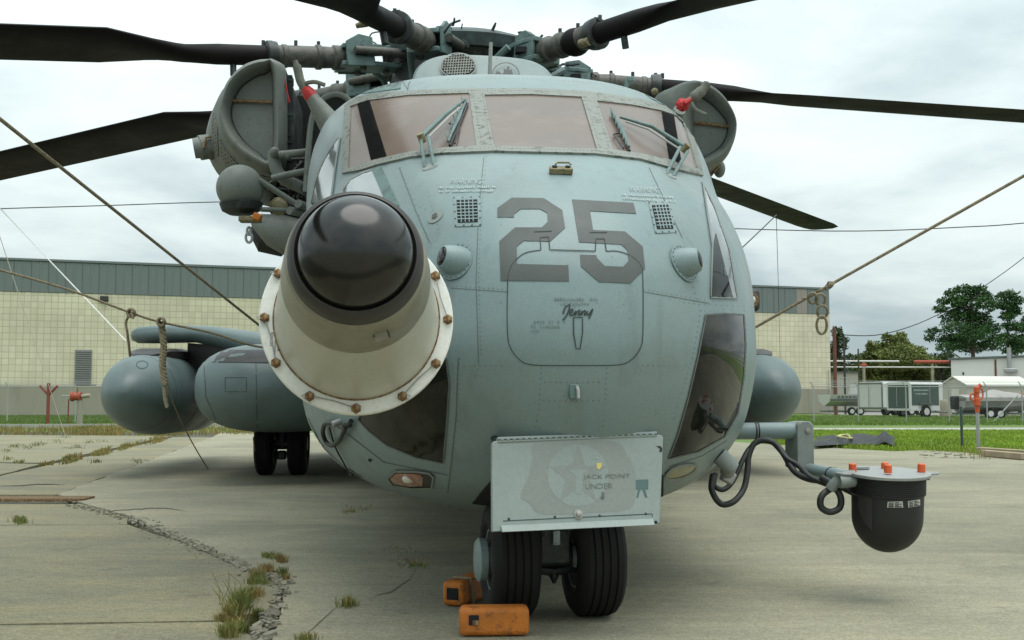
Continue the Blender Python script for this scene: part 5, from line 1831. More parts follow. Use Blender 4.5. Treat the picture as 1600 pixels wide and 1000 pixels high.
def dl(px):
    """depth along the slack rope"""
    return 1 / (.0943 + .0427 * (480 - px) / 1892)


lr = [bladeA, P(-600, 262, dl(-600)), P(-90, 400, dl(-90)), P(0, 422, dl(0)), P(105, 452, dl(105)), P(200, 487, dl(200)), P(250, 503, dl(250)), P(330, 520, dl(330)), P(400, 541, dl(400)), P(480, 548, 10.6)]
low = MB()
low.tube(smooth_pts(lr, 8), .0105, 8)
low = low.build('tie_down_rope', 'rope', None, ang=80, label='slack tan rope with a hanging braid, running from the left edge to the grey sponson', cat='rope')
bd = dl(253)
mb = MB()
twist(mb, [P(252, 506, bd), P(256, 540, bd), P(254, 570, bd), P(258, 600, bd)], .015, .019, 6)
twist(mb, [P(256, 596, bd), P(258, 620, bd), P(261, 636, bd)], .010, .010, 4)
mb.build('braid', 'rope', low)
for q in ((252, 503), (205, 489)):
    mb = MB()
    pts = []
    for j in range(40):
        a_ = 2 * math.pi * 3 * j / 39
        pts.append(P(*q, dl(q[0]) - .03) + Vector((math.cos(a_) * .030, .05 * (j / 39 - .5), math.sin(a_) * .034)))
    mb.tube(pts, .012, 6)
    mb.build('knot', 'rope', low)
h = dl(203)
MB().tube(smooth_pts([P(208, 498, h - .06), P(205, 490, h - .05), P(197, 503, h), P(199, 520, h), P(202, 545, h + .1), P(203, 556, h + .2)], 5), .0115, 7).build('hanging_end', 'rope', low)
gq = G(325, 733)
rope3('guy_line', [P(260, 596, bd), P(275, 640, bd + (gq.y - bd) * .35), P(300, 691, bd + (gq.y - bd) * .7), gq], .0065, 'rope', 'thin line running from the braid down to the concrete under the tank', 'rope', 5)
dr = lambda px: 1 / (.1449 + .0984 * (px - 1130) / 1978)
ro = MB().tube([bladeC, P(1297, 445, dr(1297)), P(1130, 540, 6.9)], .0088, 8).build('tie_down_rope', 'rope', None, ang=80, label='taut tan rope at the right with a chain of loops hanging from its knot', cat='rope')
mb = MB()
twist(mb, [P(1255, 468, dr(1255)), P(1272, 459, dr(1272)), P(1298, 444, dr(1298))], .0075, .008, 4, 1)
mb.build('rope_turns', 'rope', ro)
pts = []
for j in range(40):
    a_ = 2 * math.pi * 3 * j / 39
    pts.append(P(1297, 445, dr(1297) - .01) + Vector((.03 * (j / 39 - .5) + math.cos(a_) * .008, math.sin(a_) * .014, math.cos(a_) * .016)))
MB().tube(pts, .0065, 6).build('knot', 'rope', ro)
for cx, cy, rx, ry, ph in ((1270, 466, 7, 8, .6), (1282, 468, 7.5, 9, 0), (1285, 487, 8, 10, 0), (1284, 508, 8, 14, 0)):
    MB().tube([P(cx + rx * math.cos(a + ph), cy + ry * math.sin(a + ph), dr(1283) - .02 + .02 * math.sin(a)) for a in np.linspace(0, 2 * math.pi, 20)], .0078, 7).build('hanging_loop', 'rope', ro)
MB().tube([bladeE, P(197, 533, 12.4)], .0075, 6).build('white_cord', 'cord', None, label='thin white cord slanting down across the block wall to the drop tank', cat='cord')
MB().tube([Vector((-6.64, 14.04, 3.63)), P(30, 462, 18), G(105, 690)], [.006, .005, .003], 6).build('white_cord', 'cord', None, label='faint thin cord in front of the block wall at the far left', cat='cord')
rope3('blade_tie', [P(1213, 336, 16.5), P(1185, 363, 15.5), P(1148, 398, 14), P(1100, 445, 12.6)], .008, 'hose', 'thin dark tie slanting from the right rear rotor blade', 'cord')
gq = G(1222, 700)
MB().tube([P(1213, 338, 16.5), P(1216, 440, 17.5), gq], [.005, .004, .002], 6).build('blade_tie', 'hose', None, label='thin grey tie hanging straight down from the right rear rotor blade', cat='cord')
for q, lb in (([(-700, 350, 56), (-60, 328, 60), (170, 321, 62), (360, 315, 64), (900, 303, 68)], 'thin overhead cable across the left sky above the long roof'),
              ([(1000, 352, 68), (1300, 361, 64), (1500, 355, 62), (1660, 343, 60), (2300, 280, 56)], 'nearly level overhead cable crossing the sky at the right'),
              ([(1310, 523, 120), (1380, 522, 122), (1465, 492, 126), (1560, 432, 130), (1640, 370, 132), (1800, 240, 134)], 'far overhead cable rising past the tall pine')):
    rope3('overhead_cable', [P(*p) for p in q], .028 if q[0][2] < 100 else .05, 'hose', lb, 'cable', 6, group='overhead cables')

# ================================================================ long warehouse
blk = bpy.data.materials.new('stack_bond_blocks')
blk.use_nodes = True
t_ = blk.node_tree
b_ = t_.nodes['Principled BSDF']
tc_ = N(t_, 'ShaderNodeTexCoord')
sx_ = N(t_, 'ShaderNodeSeparateXYZ'); t_.links.new(tc_.outputs['Object'], sx_.inputs[0])
cx_ = N(t_, 'ShaderNodeCombineXYZ'); t_.links.new(sx_.outputs[0], cx_.inputs[0]); t_.links.new(sx_.outputs[2], cx_.inputs[1])
br = N(t_, 'ShaderNodeTexBrick', _offset=0.0, Scale=1.0)
br.inputs['Color1'].default_value = (.66, .605, .455, 1)
br.inputs['Color2'].default_value = (.59, .54, .40, 1)
br.inputs['Mortar'].default_value = (.40, .37, .27, 1)
br.inputs['Mortar Size'].default_value = .017
br.inputs['Mortar Smooth'].default_value = .3
br.inputs['Brick Width'].default_value = .405
br.inputs['Row Height'].default_value = .405
t_.links.new(cx_.outputs[0], br.inputs['Vector'])
no_ = N(t_, 'ShaderNodeTexNoise', Scale=.22, Detail=6.0)
t_.links.new(tc_.outputs['Object'], no_.inputs[0])
mr_ = N(t_, 'ShaderNodeMapRange')
mr_.inputs[1].default_value, mr_.inputs[2].default_value, mr_.inputs[3].default_value, mr_.inputs[4].default_value = .3, .7, .88, 1.1
t_.links.new(no_.outputs[0], mr_.inputs[0])
vs_ = N(t_, 'ShaderNodeVectorMath', _operation='SCALE')
t_.links.new(mr_.outputs[0], vs_.inputs['Scale'])
mpw = N(t_, 'ShaderNodeMapping'); mpw.inputs['Scale'].default_value = (1.1, 1, .12)
t_.links.new(tc_.outputs['Object'], mpw.inputs[0])
nw_ = N(t_, 'ShaderNodeTexNoise', Scale=1.0, Detail=8.0, Roughness=.65); t_.links.new(mpw.outputs[0], nw_.inputs[0])
rw_ = N(t_, 'ShaderNodeMapRange'); t_.links.new(nw_.outputs[0], rw_.inputs[0])
rw_.inputs[1].default_value, rw_.inputs[2].default_value, rw_.inputs[3].default_value, rw_.inputs[4].default_value = .52, .75, 0, .55
mw_ = N(t_, 'ShaderNodeMixRGB'); t_.links.new(rw_.outputs[0], mw_.inputs[0]); t_.links.new(br.outputs[0], mw_.inputs[1])
mw_.inputs[2].default_value = (.46, .42, .31, 1)
t_.links.new(mw_.outputs[0], vs_.inputs[0])
t_.links.new(vs_.outputs[0], b_.inputs['Base Color'])
bp_ = N(t_, 'ShaderNodeBump', Strength=.5, Distance=.02)
t_.links.new(br.outputs['Fac'], bp_.inputs['Height']); bp_.invert = True
t_.links.new(bp_.outputs[0], b_.inputs['Normal'])
b_.inputs['Roughness'].default_value = .85
M['blocks'] = blk
M['siding'] = mat('green_grey_siding', (0.145, 0.172, 0.168), 0.55, 0.07, 0.6, stretch=(1, 1, .3))
M['pinksiding'] = mat('pinkish_siding', (0.26, 0.235, 0.205), 0.6, 0.07, 0.6)
M['plinth'] = mat('grey_concrete_plinth', (0.29, 0.27, 0.215), 0.85, 0.12, 0.8, (0.23, 0.215, 0.17), 1.2, 0.5, 0.7, 0.7, stretch=(1, 1, .25))
M['louver'] = mat('grey_louver', (0.21, 0.21, 0.21), 0.5, 0.1, 2)

WB = P(1299, 640, 91.0)
WANG = math.atan2(.3128, .9498)
wh = empty('warehouse', (WB.x, WB.y, -.03), WANG, label='long warehouse of cream block with a green-grey metal band under its roof', cat='building')
WLEN, WH = 78.0, 9.95
Z1, Z2 = 1.95, 7.9
MB().box((-WLEN / 2, 12, (Z1 + Z2) / 2), (WLEN, 24, Z2 - Z1)).build('block_wall', 'blocks', wh, smooth=False)
MB().box((-WLEN / 2 + .04, 12 - .04, Z1 / 2), (WLEN + .1, 24.1, Z1)).build('plinth', 'plinth', wh, smooth=False)
MB().box((-WLEN / 2, 12, (Z2 + WH) / 2), (WLEN - .1, 23.9, WH - Z2 - .06)).build('siding_backing', 'siding', wh, smooth=False)
MB().box((-WLEN / 2, 12, WH + .04), (WLEN + .16, 24.2, .14)).build('roof_cap', 'siding', wh, smooth=False)
pw = 1.02
pm = MB()
hgt = WH - Z2 - .10
pm.rings([[Vector((x, y, 0)), Vector((x, y, hgt))] for x, y in ((.005, 0), (.06, -.05), (.12, -.05), (.17, -.015), (.46, -.015), (.50, -.045), (.55, -.045), (.59, -.015), (pw - .06, -.015), (pw - .005, 0))], False, False)
pmesh = pm.mesh('siding_panel', 'siding', False)
pmesh2 = pmesh.copy(); pmesh2.materials[0] = M['pinksiding']
for i in range(int(WLEN / pw)):
    o = bpy.data.objects.new('siding_panel', pmesh2 if i == 2 else pmesh)
    COL.objects.link(o); o.parent = wh
    o.location = (-(i + 1) * pw, -.02, Z2 + .02)
    if i == 2: o['label'] = 'pinkish siding panel'
WPi = (Matrix.Translation((WB.x, WB.y, -.03)) @ Matrix.Rotation(WANG, 4, 'Z')).inverted()


def on_wall(px, py):
    o_, d_ = WPi @ CAM, WPi.to_3x3() @ ray(px, py)
    return o_ + d_ * (-o_.y / d_.y)


a, b = on_wall(116, 602), on_wall(144, 547)
lv = MB().box(((a.x + b.x) / 2, -.03, (a.z + b.z) / 2), (b.x - a.x, .07, b.z - a.z)).build('louver', 'louver', wh, smooth=False)
sm = MB().box((0, 0, 0), (b.x - a.x - .12, .05, .05), Matrix.Rotation(.6, 3, 'X')).mesh('louver_slat', 'louver', False)
for i in range(16):
    o = bpy.data.objects.new('louver_slat', sm); COL.objects.link(o); o.parent = lv
    o.location = ((a.x + b.x) / 2, -.085, a.z + .08 + (b.z - a.z - .12) * i / 15.5)
q = on_wall(163, 467)
MB().box((q.x, -.16, q.z), (.52, .3, .36)).build('wall_lamp', 'ringdark', wh, bevel=.05)
a, b = on_wall(118, 614), on_wall(150, 603)
MB().box(((a.x + b.x) / 2, -.012, (a.z + b.z) / 2 + .1), (b.x - a.x, .02, .45)).build('repair_patch', 'louver', wh, smooth=False)
q = on_wall(1283, 640)
MB().tube([(-.25, -.12, .1), (-.25, -.12, 3.5)], .04, 6).build('wall_pipe', 'grey_metal', wh)

# ================================================================ fence
fence = empty('chain_link_fence', (0, 47, 0), 0, label='galvanised chain-link fence with barbed-wire arms before the trailer lot', cat='fence')
FD = 47.0
fab = bpy.data.materials.new('chain_link')
fab.use_nodes = True
t_ = fab.node_tree
b_ = t_.nodes['Principled BSDF']
b_.inputs['Base Color'].default_value = (.30, .31, .30, 1)
b_.inputs['Roughness'].default_value = .6
tc_ = N(t_, 'ShaderNodeTexCoord')
sp_ = N(t_, 'ShaderNodeSeparateXYZ'); t_.links.new(tc_.outputs['Object'], sp_.inputs[0])
fac = []
for op in ('ADD', 'SUBTRACT'):
    q_ = N(t_, 'ShaderNodeMath', _operation=op); t_.links.new(sp_.outputs[0], q_.inputs[0]); t_.links.new(sp_.outputs[2], q_.inputs[1])
    m1 = N(t_, 'ShaderNodeMath', _operation='MULTIPLY'); t_.links.new(q_.outputs[0], m1.inputs[0]); m1.inputs[1].default_value = 14.0
    m2 = N(t_, 'ShaderNodeMath', _operation='FRACT'); t_.links.new(m1.outputs[0], m2.inputs[0])
    m3 = N(t_, 'ShaderNodeMath', _operation='LESS_THAN'); t_.links.new(m2.outputs[0], m3.inputs[0]); m3.inputs[1].default_value = .028
    fac.append(m3)
mxx = N(t_, 'ShaderNodeMath', _operation='MAXIMUM'); t_.links.new(fac[0].outputs[0], mxx.inputs[0]); t_.links.new(fac[1].outputs[0], mxx.inputs[1])
t_.links.new(mxx.outputs[0], b_.inputs['Alpha'])
M['chain'] = fab
post = MB().tube([(0, 0, 0), (0, 0, 1.5)], .028, 8).tube([(0, 0, 1.5), (-.13, -.0, 1.70)], .022, 6).mesh('post', 'grey_metal')
pX = [(x - 800) / F * FD for x in (1339.6, 1414, 1481, 1540, 1595, 1650, 1270)]
for x in pX + [(p - 800) / F * FD for p in (-40, 14, 120, 190)]:
    o = bpy.data.objects.new('post', post); COL.objects.link(o); o.parent = fence
    o.location = (x, 0, -.03)
for a, b in ((12.3, 23), (-23, -15.5)):
    MB().tube([(a, 0, 1.47), (b, 0, 1.47)], .018, 6).build('top_rail', 'grey_metal', fence)
    mb = MB()
    for dz, dx in ((1.56, .04), (1.63, .08), (1.70, .12)):
        mb.tube([(a, -dx * .3, dz), (b, -dx * .3, dz)], .007, 4)
    mb.build('barbed_wires', 'grey_metal', fence, kind='stuff')
    MB().add([(a, .0, 0), (b, 0, 0), (b, 0, 1.46), (a, 0, 1.46)], [(0, 1, 2, 3)]).build('wire_mesh', 'chain', fence, smooth=False)
MB().tube([((1550 - 800) / F * FD, .1, 0), ((1590 - 800) / F * FD, .1, 1.1)], .03, 6).build('fence_brace', 'grey_metal', fence)

# ================================================================ lot: trailers, boats, sheds
M['twhite'] = mat('white_trailer_skin', (0.52, 0.52, 0.50), 0.45, 0.05, 1.0, (0.36, 0.35, 0.31), 1.4, 0.55, 0.75, 0.6)
M['tgreen'] = mat('dark_green_panel', (0.045, 0.07, 0.06), 0.4, 0.1, 1)
M['tgrey'] = mat('dull_trailer_trim', (0.10, 0.12, 0.10), 0.5, 0.1, 2)
M['cover'] = mat('grey_boat_cover', (0.30, 0.29, 0.27), 0.8, 0.12, 1.2, (0.20, 0.2, 0.19), 2, 0.5, 0.7, bump=.5, bs=4)
M['hull'] = mat('faded_boat_hull', (0.46, 0.43, 0.40), 0.5, 0.1, 1.5)
M['hulldark'] = mat('boat_chine', (0.07, 0.075, 0.08), 0.5, 0.2, 1)
M['offwhite'] = mat('offwhite_metal_wall', (0.60, 0.60, 0.55), 0.6, 0.04, .4)
M['shed'] = mat('beige_shed', (0.40, 0.395, 0.32), 0.7, 0.05, .5)
M['shedroof'] = mat('pale_shed_roof', (0.56, 0.55, 0.49), 0.6, 0.05, .5)
M['poleRed'] = mat('red_brown_pole', (0.13, 0.045, 0.03), 0.7, 0.2, 2)
M['pipetan'] = mat('tan_pipe', (0.30, 0.265, 0.19), 0.6, 0.15, 1)
M['orangered'] = mat('orange_red_paint', (0.50, 0.085, 0.025), 0.5, 0.15, 6)
M['rustorange'] = mat('weathered_orange', (0.33, 0.065, 0.03), 0.7, 0.25, 8, (0.16, 0.05, 0.03), 14, 0.5, 0.7, 0.8)
M['timber'] = mat('grey_timber', (0.36, 0.28, 0.19), 0.85, 0.2, 5)
M['post'] = mat('red_brown_post', (0.20, 0.055, 0.035), 0.7, 0.2, 6)


def far_wheel(x, y, r, wd, parent, ax=(0, 1, 0)):
    t = MB().lathe([(-wd / 2, r * .5), (-wd / 2, r * .9), (-wd / 3, r), (wd / 3, r), (wd / 2, r * .9), (wd / 2, r * .5)], (x, y, r), ax, 18).build('wheel', 'tyre', parent)
    MB().lathe([(-wd / 2 - .01, r * .55), (-wd / 2 + .02, r * .2), (wd / 2 + .01, r * .55)], (x, y, r), ax, 12).build('wheel_rim', 'twhite', t)


def trailer(name, px, d, yaw, Wd, Ln, z0, z1, side, roof, rear, label, letters=False):
    q = P(px, 640, d)
    T = empty(name, (q.x, q.y, -.03), yaw, label=label, cat='trailer')
    # local x along the side away from the near rear corner, y across to the left
    sec = [(-.0, z0), (0, z1 - .1), (.12, z1), (Wd - .12, z1), (Wd, z1 - .1), (Wd, z0)]
    MB().rings([[Vector((x, a, b)) for a, b in sec] for x in (0, Ln)]).build('body', side, T, smooth=False)
    MB().rings([[Vector((x, a, b)) for a, b in ((-.02, z1 - .12), (.0, z1 - .06), (.12, z1 + .03), (Wd - .12, z1 + .03), (Wd, z1 - .06), (Wd + .02, z1 - .12))] for x in (-.03, Ln + .03)]).build('roof', roof, T, smooth=False)
    fr = MB()
    for y in (.04, Wd - .04):
        fr.box((-.02, y, (z0 + z1) / 2), (.05, .09, z1 - z0))
    fr.box((-.02, Wd / 2, z0 + .05), (.05, Wd - .18, .1)); fr.box((-.02, Wd / 2, z1 - .09), (.05, Wd - .18, .1))
    fr.box((Ln / 2, -.015, z0 + .06), (Ln - .02, .03, .12))
    fr.build('frame', 'tgrey' if not letters else 'twhite', T, smooth=False)
    for y0, y1 in ((.09, Wd / 2 - .012), (Wd / 2 + .012, Wd - .09)):
        MB().box((-.012, (y0 + y1) / 2, (z0 + z1) / 2), (.02, y1 - y0, z1 - z0 - .25)).build('rear_door', rear, T, smooth=False)
    MB().tube([(-.04, Wd * .56, z0 + .2), (-.04, Wd * .56, z1 - .2)], .02, 6).build('door_bar', 'grey_metal', T)
    if letters:
        for i, (x0, x1) in enumerate(((.10, Ln * .66), (Ln * .68, Ln - .06))):
            MB().box(((x0 + x1) / 2, -.008, (z0 + z1) / 2 + .08), (x1 - x0, .014, z1 - z0 - .42)).build('side_panel', 'tgreen', T, smooth=False)
        mb = MB()
        for r_, (x0, x1) in enumerate(((.25, Ln * .6), (.35, Ln * .56))):
            x = x0
            while x < x1:
                w_ = random.uniform(.04, .08)
                mb.box((x + w_ / 2, -.018, z1 - .42 - r_ * .20), (w_, .004, .07))
                x += w_ + .03 + (.06 if random.random() < .25 else 0)
        mb.build('lettering', 'stencil', T, smooth=False, kind='stuff')
    for x in ((Ln * .5,) if letters else (Ln * .45, Ln * .6)):
        far_wheel(x, .0, .36, .2, T); far_wheel(x, Wd, .36, .2, T)
        MB().box((x, -.05, .78), (.95, .22, .05)).build('mudguard', 'tgrey', T, smooth=False)
    MB().tube([(Ln, .3, z0 - .05), (Ln + 1.2, Wd / 2, z0 - .1)], .05, 6).tube([(Ln, Wd - .3, z0 - .05), (Ln + 1.2, Wd / 2, z0 - .1), (Ln + 1.5, Wd / 2, z0 - .1)], .05, 6).build('drawbar', 'tgrey', T)
    return T


trailer('enclosed_trailer', 1380, 70, math.radians(26), 2.1, 5.0, .45, 2.12, 'twhite', 'twhite', 'twhite', 'larger white enclosed trailer parked behind the dark green one')
trailer('cargo_trailer', 1423, 62, math.radians(26), 1.7, 2.15, .42, 1.95, 'twhite', 'twhite', 'tgreen', 'dark green box trailer with white roof and pale lettering on its side', True)


def boat(px, d, yaw, Ln, label, covered):
    q = P(px, 640, d)
    T = empty('boat', (q.x, q.y, -.03), yaw, label=label, cat='boat')
    z = .30 if covered else .62
    kh = .78
    rings = []
    for t in np.linspace(0, 1, 12):
        b = 1.05 * (1 - t ** 3.2) + .02
        kz = .35 * t ** 3
        rings.append([Vector((t * Ln, -b, z + kh + kz * .5)), Vector((t * Ln, -b * .8, z + .4 * kh + kz * .6)), Vector((t * Ln, 0, z + kz * .6)), Vector((t * Ln, b * .8, z + .4 * kh + kz * .6)), Vector((t * Ln, b, z + kh + kz * .5))])
    MB().rings(rings, True, True).build('hull', 'twhite' if not covered else 'cover', T, ang=30)
    if covered:
        rings = []
        for t in np.linspace(0, 1, 16):
            b = 1.08 * (1 - t ** 3.2) + .04
            hp = .10 + .30 * math.exp(-((t - .5) / .22) ** 2) + .05 * math.sin(t * 19)
            rings.append([Vector((t * Ln, -b, z + kh - .15)), Vector((t * Ln, -b, z + kh + .04)), Vector((t * Ln, -b * .45, z + kh + .04 + hp * .75)), Vector((t * Ln, 0, z + kh + .04 + hp)), Vector((t * Ln, b * .45, z + kh + .04 + hp * .75)), Vector((t * Ln, b, z + kh + .04)), Vector((t * Ln, b, z + kh - .15))])
        MB().rings(rings).build('boat_cover', 'cover', T, ang=50)
        MB().box((-.15, 0, .85), (.3, .45, .7)).build('outboard_motor', 'black', T, bevel=.06)
    else:
        MB().rings([[Vector((x, y, zz)) for y, zz in ((-.8, z + kh), (-.6, z + kh + .7), (.6, z + kh + .7), (.8, z + kh))] for x in (Ln * .42, Ln * .62)]).build('cabin', 'twhite', T, smooth=False)
        MB().box((Ln * .52, -.74, z + kh + .4), (.75, .06, .3)).build('cabin_window', 'tgrey', T)
        MB().tube([(Ln * .3, -.7, z + kh), (Ln * .3, -.7, z + 1.9), (Ln * .3, .7, z + 1.9), (Ln * .3, .7, z + kh)], .03, 6).build('roll_bar', 'grey_metal', T)
        MB().box((Ln * .4, -.95, z + .42), (Ln * .78, .06, .10)).build('hull_stripe', 'hulldark', T)
        mb = MB()
        for i in range(12):
            mb.box((Ln * .12 + i * .27, -1.02, z + .62), (.16, .02, random.uniform(.1, .17)))
        mb.build('hull_lettering', 'hulldark', T, kind='stuff')
    MB().box((Ln * .45, 0, .28), (Ln * .95, .9, .1)).build('boat_trailer', 'tgrey', T, smooth=False)
    for x in (Ln * .3, Ln * .42):
        far_wheel(x, -.95, .28, .2, T)
        MB().box((x, -.98, .64), (.8, .24, .06)).build('mudguard', 'tgrey', T, smooth=False)


boat(1288, 77, math.radians(8), 5.0, 'white motor boat with a small cabin parked behind the warehouse corner', False)
boat(1496, 60, math.radians(3), 4.3, 'boat under a grey cover on a trailer before the beige shed', True)

# white metal building and the shed before it
q = P(1488, 640, 92)
wb = empty('metal_building', (q.x, q.y, -.03), math.radians(-22), label='plain white metal building at the far right with a stack on its wall', cat='building')
MB().rings([[Vector((0, y, 0)), Vector((0, y, 4.3)), Vector((14, y, 4.65)), Vector((14, y, 0))] for y in (0, 12)]).build('wall', 'offwhite', wb, smooth=False)
MB().rings([[Vector((-.2, y, 4.32)), Vector((-.2, y, 4.47)), Vector((14.2, y, 4.82)), Vector((14.2, y, 4.66))] for y in (-.15, 12.2)]).build('roof_edge', 'tgrey', wb, smooth=False)
MB().box((3.3, -.03, 2.15), (.14, .06, 4.3)).build('downpipe', 'poleRed', wb, smooth=False)
st = MB().tube([(4.3, -.45, 3.4), (4.3, -.45, 5.2)], .16, 10).build('vent_stack', 'grey_metal', wb)
MB().box((4.4, -.4, 3.4), (1.0, .6, .35)).build('fan_box', 'grey_metal', st, bevel=.08)
MB().box((.9, -.02, 3.2), (.12, .06, .22)).build('wall_box', 'ringdark', wb)
q = P(1512, 640, 78)
sh = empty('storage_shed', (q.x, q.y, -.03), math.radians(14), label='beige gable-roofed shed in front of the white metal building', cat='shed')
Wd, Ln, hz_ = 2.9, 5.2, 2.05
MB().rings([[Vector((x, 0, 0)), Vector((x, 0, hz_)), Vector((x, Wd / 2, hz_ + .55)), Vector((x, Wd, hz_)), Vector((x, Wd, 0))] for x in (0, Ln)]).build('wall', 'shed', sh, smooth=False)
MB().rings([[Vector((x, -.15, hz_ - .04)), Vector((x, Wd / 2, hz_ + .58)), Vector((x, Wd + .15, hz_ - .04)), Vector((x, Wd + .15, hz_ + .02)), Vector((x, Wd / 2, hz_ + .66)), Vector((x, -.15, hz_ + .02))] for x in (-.12, Ln + .12)]).build('roof', 'shedroof', sh, smooth=False)
MB().box((-.015, Wd * .45, .95), (.03, .8, 1.7)).build('door', 'shedroof', sh, smooth=False)
MB().box((1.4, -.02, 1.35), (.5, .05, .6)).build('window', 'tgrey', sh, smooth=False)
q = P(1563, 640, 76)
rt = empty('red_cart', (q.x, q.y, -.03), .1, label='low red cart half hidden behind the covered boat', cat='cart')
MB().box((.6, 0, 1.3), (2.4, .8, .35)).build('bed', 'orangered', rt, bevel=.05)
MB().box((.6, 0, .95), (2.0, .5, .25)).build('frame', 'tgrey', rt, bevel=.03)
far_wheel(.0, -.4, .42, .2, rt); far_wheel(1.4, -.4, .42, .2, rt)
q = P(1477, 640, 66)
vest = empty('stacked_barrel', (q.x, q.y, -.03), 0, label='tan barrel standing between the green trailer and the shed', cat='barrel')
MB().lathe([(0, .3), (.1, .32), (.5, .33), (.9, .32), (1.0, .28), (1.02, .01)], (0, 0, 0), (0, 0, 1), 14).build('barrel_body', 'pipetan', vest)

# pipe rack and poles
pr = empty('pipe_rack', (*P(1351, 640, 96).xy, -.03), .05, label='overhead pipe rack on tan posts behind the trailers', cat='pipe rack')
for x, h in ((0, 4.3), (5.9, 4.2)):
    MB().tube([(x, 0, 0), (x, 0, h)], .13, 8).build('rack_post', 'pipetan', pr)
for z, m, x0, x1, r in ((4.35, 'offwhite', -6, 3, .07), (3.85, 'offwhite', -6, 7.8, .055), (4.30, 'rustorange', 4.3, 8.0, .14)):
    MB().tube([(x0, -.1, z), (x1, -.1, z)], r, 8).build('rack_pipe', m, pr)
MB().box((0, 0, 4.05), (.4, .4, .18)).build('pipe_saddle', 'orangered', pr)
for px, top, d, m, r, lb in ((1306, 512, 80, 'poleRed', .13, 'red-brown steel pole beside the warehouse corner'), (1321, 530, 84, 'ringdark', .08, 'slim dark pole right of the red-brown one'), (1343, 545, 88, 'ringdark', .06, 'thinnest dark pole left of the bushy tree')):
    q = P(px, 640, d)
    MB().tube([(q.x, q.y, -.03), (q.x, q.y, P(px, top, d).z)], r, 8).build('utility_pole', m, None, label=lb, cat='pole')
q = P(1318, 640, 98)
kx = empty('utility_cabin', (q.x, q.y, -.03), .1, label='small cream cabin seen between the poles', cat='cabin')
MB().box((0, 0, 1.7), (1.9, 2, 3.4)).build('wall', 'shed', kx, smooth=False)
MB().box((0, 0, 3.45), (2.1, 2.2, .1)).build('roof', 'tgrey', kx, smooth=False)

# ================================================================ near the lawn: hydrant monitor, posts, tarp, timbers
q = G(1529, 707)
hm = empty('hydrant_monitor', (q.x, q.y, 0), .2, label='orange-red water nozzle on a grey pipe standing in the lawn', cat='hydrant')
hs = q.y / F
MB().tube([(0, 0, -.05), (0, 0, 74 * hs)], 2.8 * hs, 12).build('stand_pipe', 'grey_metal', hm)
MB().tube([(0, 0, 62 * hs), (0, 0, 74 * hs)], 3.4 * hs, 12).build('stand_collar', 'orangered', hm)
MB().lathe([(72 * hs, 4 * hs), (73 * hs, 5.4 * hs), (83 * hs, 5.4 * hs), (84 * hs, 4 * hs), (92 * hs, 3.4 * hs), (93 * hs, 4.6 * hs), (101 * hs, 4.6 * hs), (102.5 * hs, 3 * hs)], (0, 0, 0), (0, 0, 1), 16).build('nozzle_body', 'orangered', hm)
MB().tube([(2 * hs, 0, 100 * hs), (6 * hs, 0, 105 * hs), (7.5 * hs, 0, 102 * hs)], 2.6 * hs, 10).build('nozzle_tip', 'orangered', hm)
MB().tube([(6.6 * hs + 4.2 * hs * math.cos(a), 0, 91 * hs + 8 * hs * math.sin(a)) for a in np.linspace(0, 2 * math.pi, 18)], 1.2 * hs, 8).build('hand_ring', 'orangered', hm)
MB().tube([(-7.5 * hs + 3.8 * hs * math.cos(a), 0, 86 * hs + 5.5 * hs * math.sin(a)) for a in np.linspace(0, 2 * math.pi, 16)], 1.5 * hs, 8).build('valve_wheel', 'orangered', hm)
q = G(1503.5, 702)
MB().tube([(q.x, q.y, -.05), (q.x, q.y, 66 * q.y / F)], 2.3 * q.y / F, 8).build('marker_post', 'tgreen', None, label='slim dark green post in the lawn left of the orange nozzle', cat='post')

M['tarp'] = mat('black_tarp', (0.014, 0.015, 0.016), 0.6, 0.4, 2, (0.05, 0.052, 0.055), 1.5, 0.55, 0.72, 0.8, bump=.5, bs=5, spec=.25)
a, b = G(1272, 694), G(1405, 694)
tp = []
nx_, ny_ = 46, 12
rows = []
for j in range(ny_):
    row = []
    for i in range(nx_):
        u, v = i / (nx_ - 1), j / (ny_ - 1)
        px = 1272 + u * 126
        py = 702 - (702 - 686) * v - 3 * math.sin(u * 3)
        q = G(px, min(py, 703))
        edge = min(u, 1 - u, v, 1 - v)
        hgt = (.01 + .05 * (abs(math.sin(u * 9 + v * 3)) ** 2) * (.35 + u) + .02 * random.random()) * min(1, edge * 7)
        if u > .78: hgt += .22 * max(0, 1 - abs(u - .88) / .10) * max(0, 1 - abs(v - .4) * 1.8)
        row.append(Vector((q.x, q.y, hgt + .055)))
    rows.append(row)
MB().rings(rows, False, False).build('tarpaulin', 'tarp', None, ang=80, label='crumpled black tarpaulin lying at the edge of the lawn', cat='tarpaulin')
rp = [(1306, 693), (1318, 690), (1330, 696), (1322, 699), (1310, 695), (1322, 692), (1328, 698)]
M['yrope'] = mat('yellow_rope', (0.52, 0.50, 0.20), 0.8, 0.1, 20)
MB().tube(smooth_pts([G(x, y) + Vector((0, -.05, .16 + .02 * math.sin(x))) for x, y in rp], 5), .016, 6).build('rope_coil', 'yrope', None, label='loose yellow rope lying on the black tarpaulin', cat='rope')
for (x0, y0), (x1, y1), lb in (((1538, 713), (1602, 719), 'nearer weathered timber lying at the right lawn edge'), ((1530, 708), (1612, 714), 'farther weathered timber lying at the right lawn edge')):
    a, b = G(x0, y0), G(x1, y1)
    d_ = (b - a)
    R = Matrix.Rotation(math.atan2(d_.y, d_.x), 3, 'Z')
    MB().box((a + b) / 2 + Vector((0, 0, .05)), (d_.length, .11, .09), R).build('timber', 'timber', None, bevel=.01, label=lb, cat='timber', group='timbers at the lawn edge')
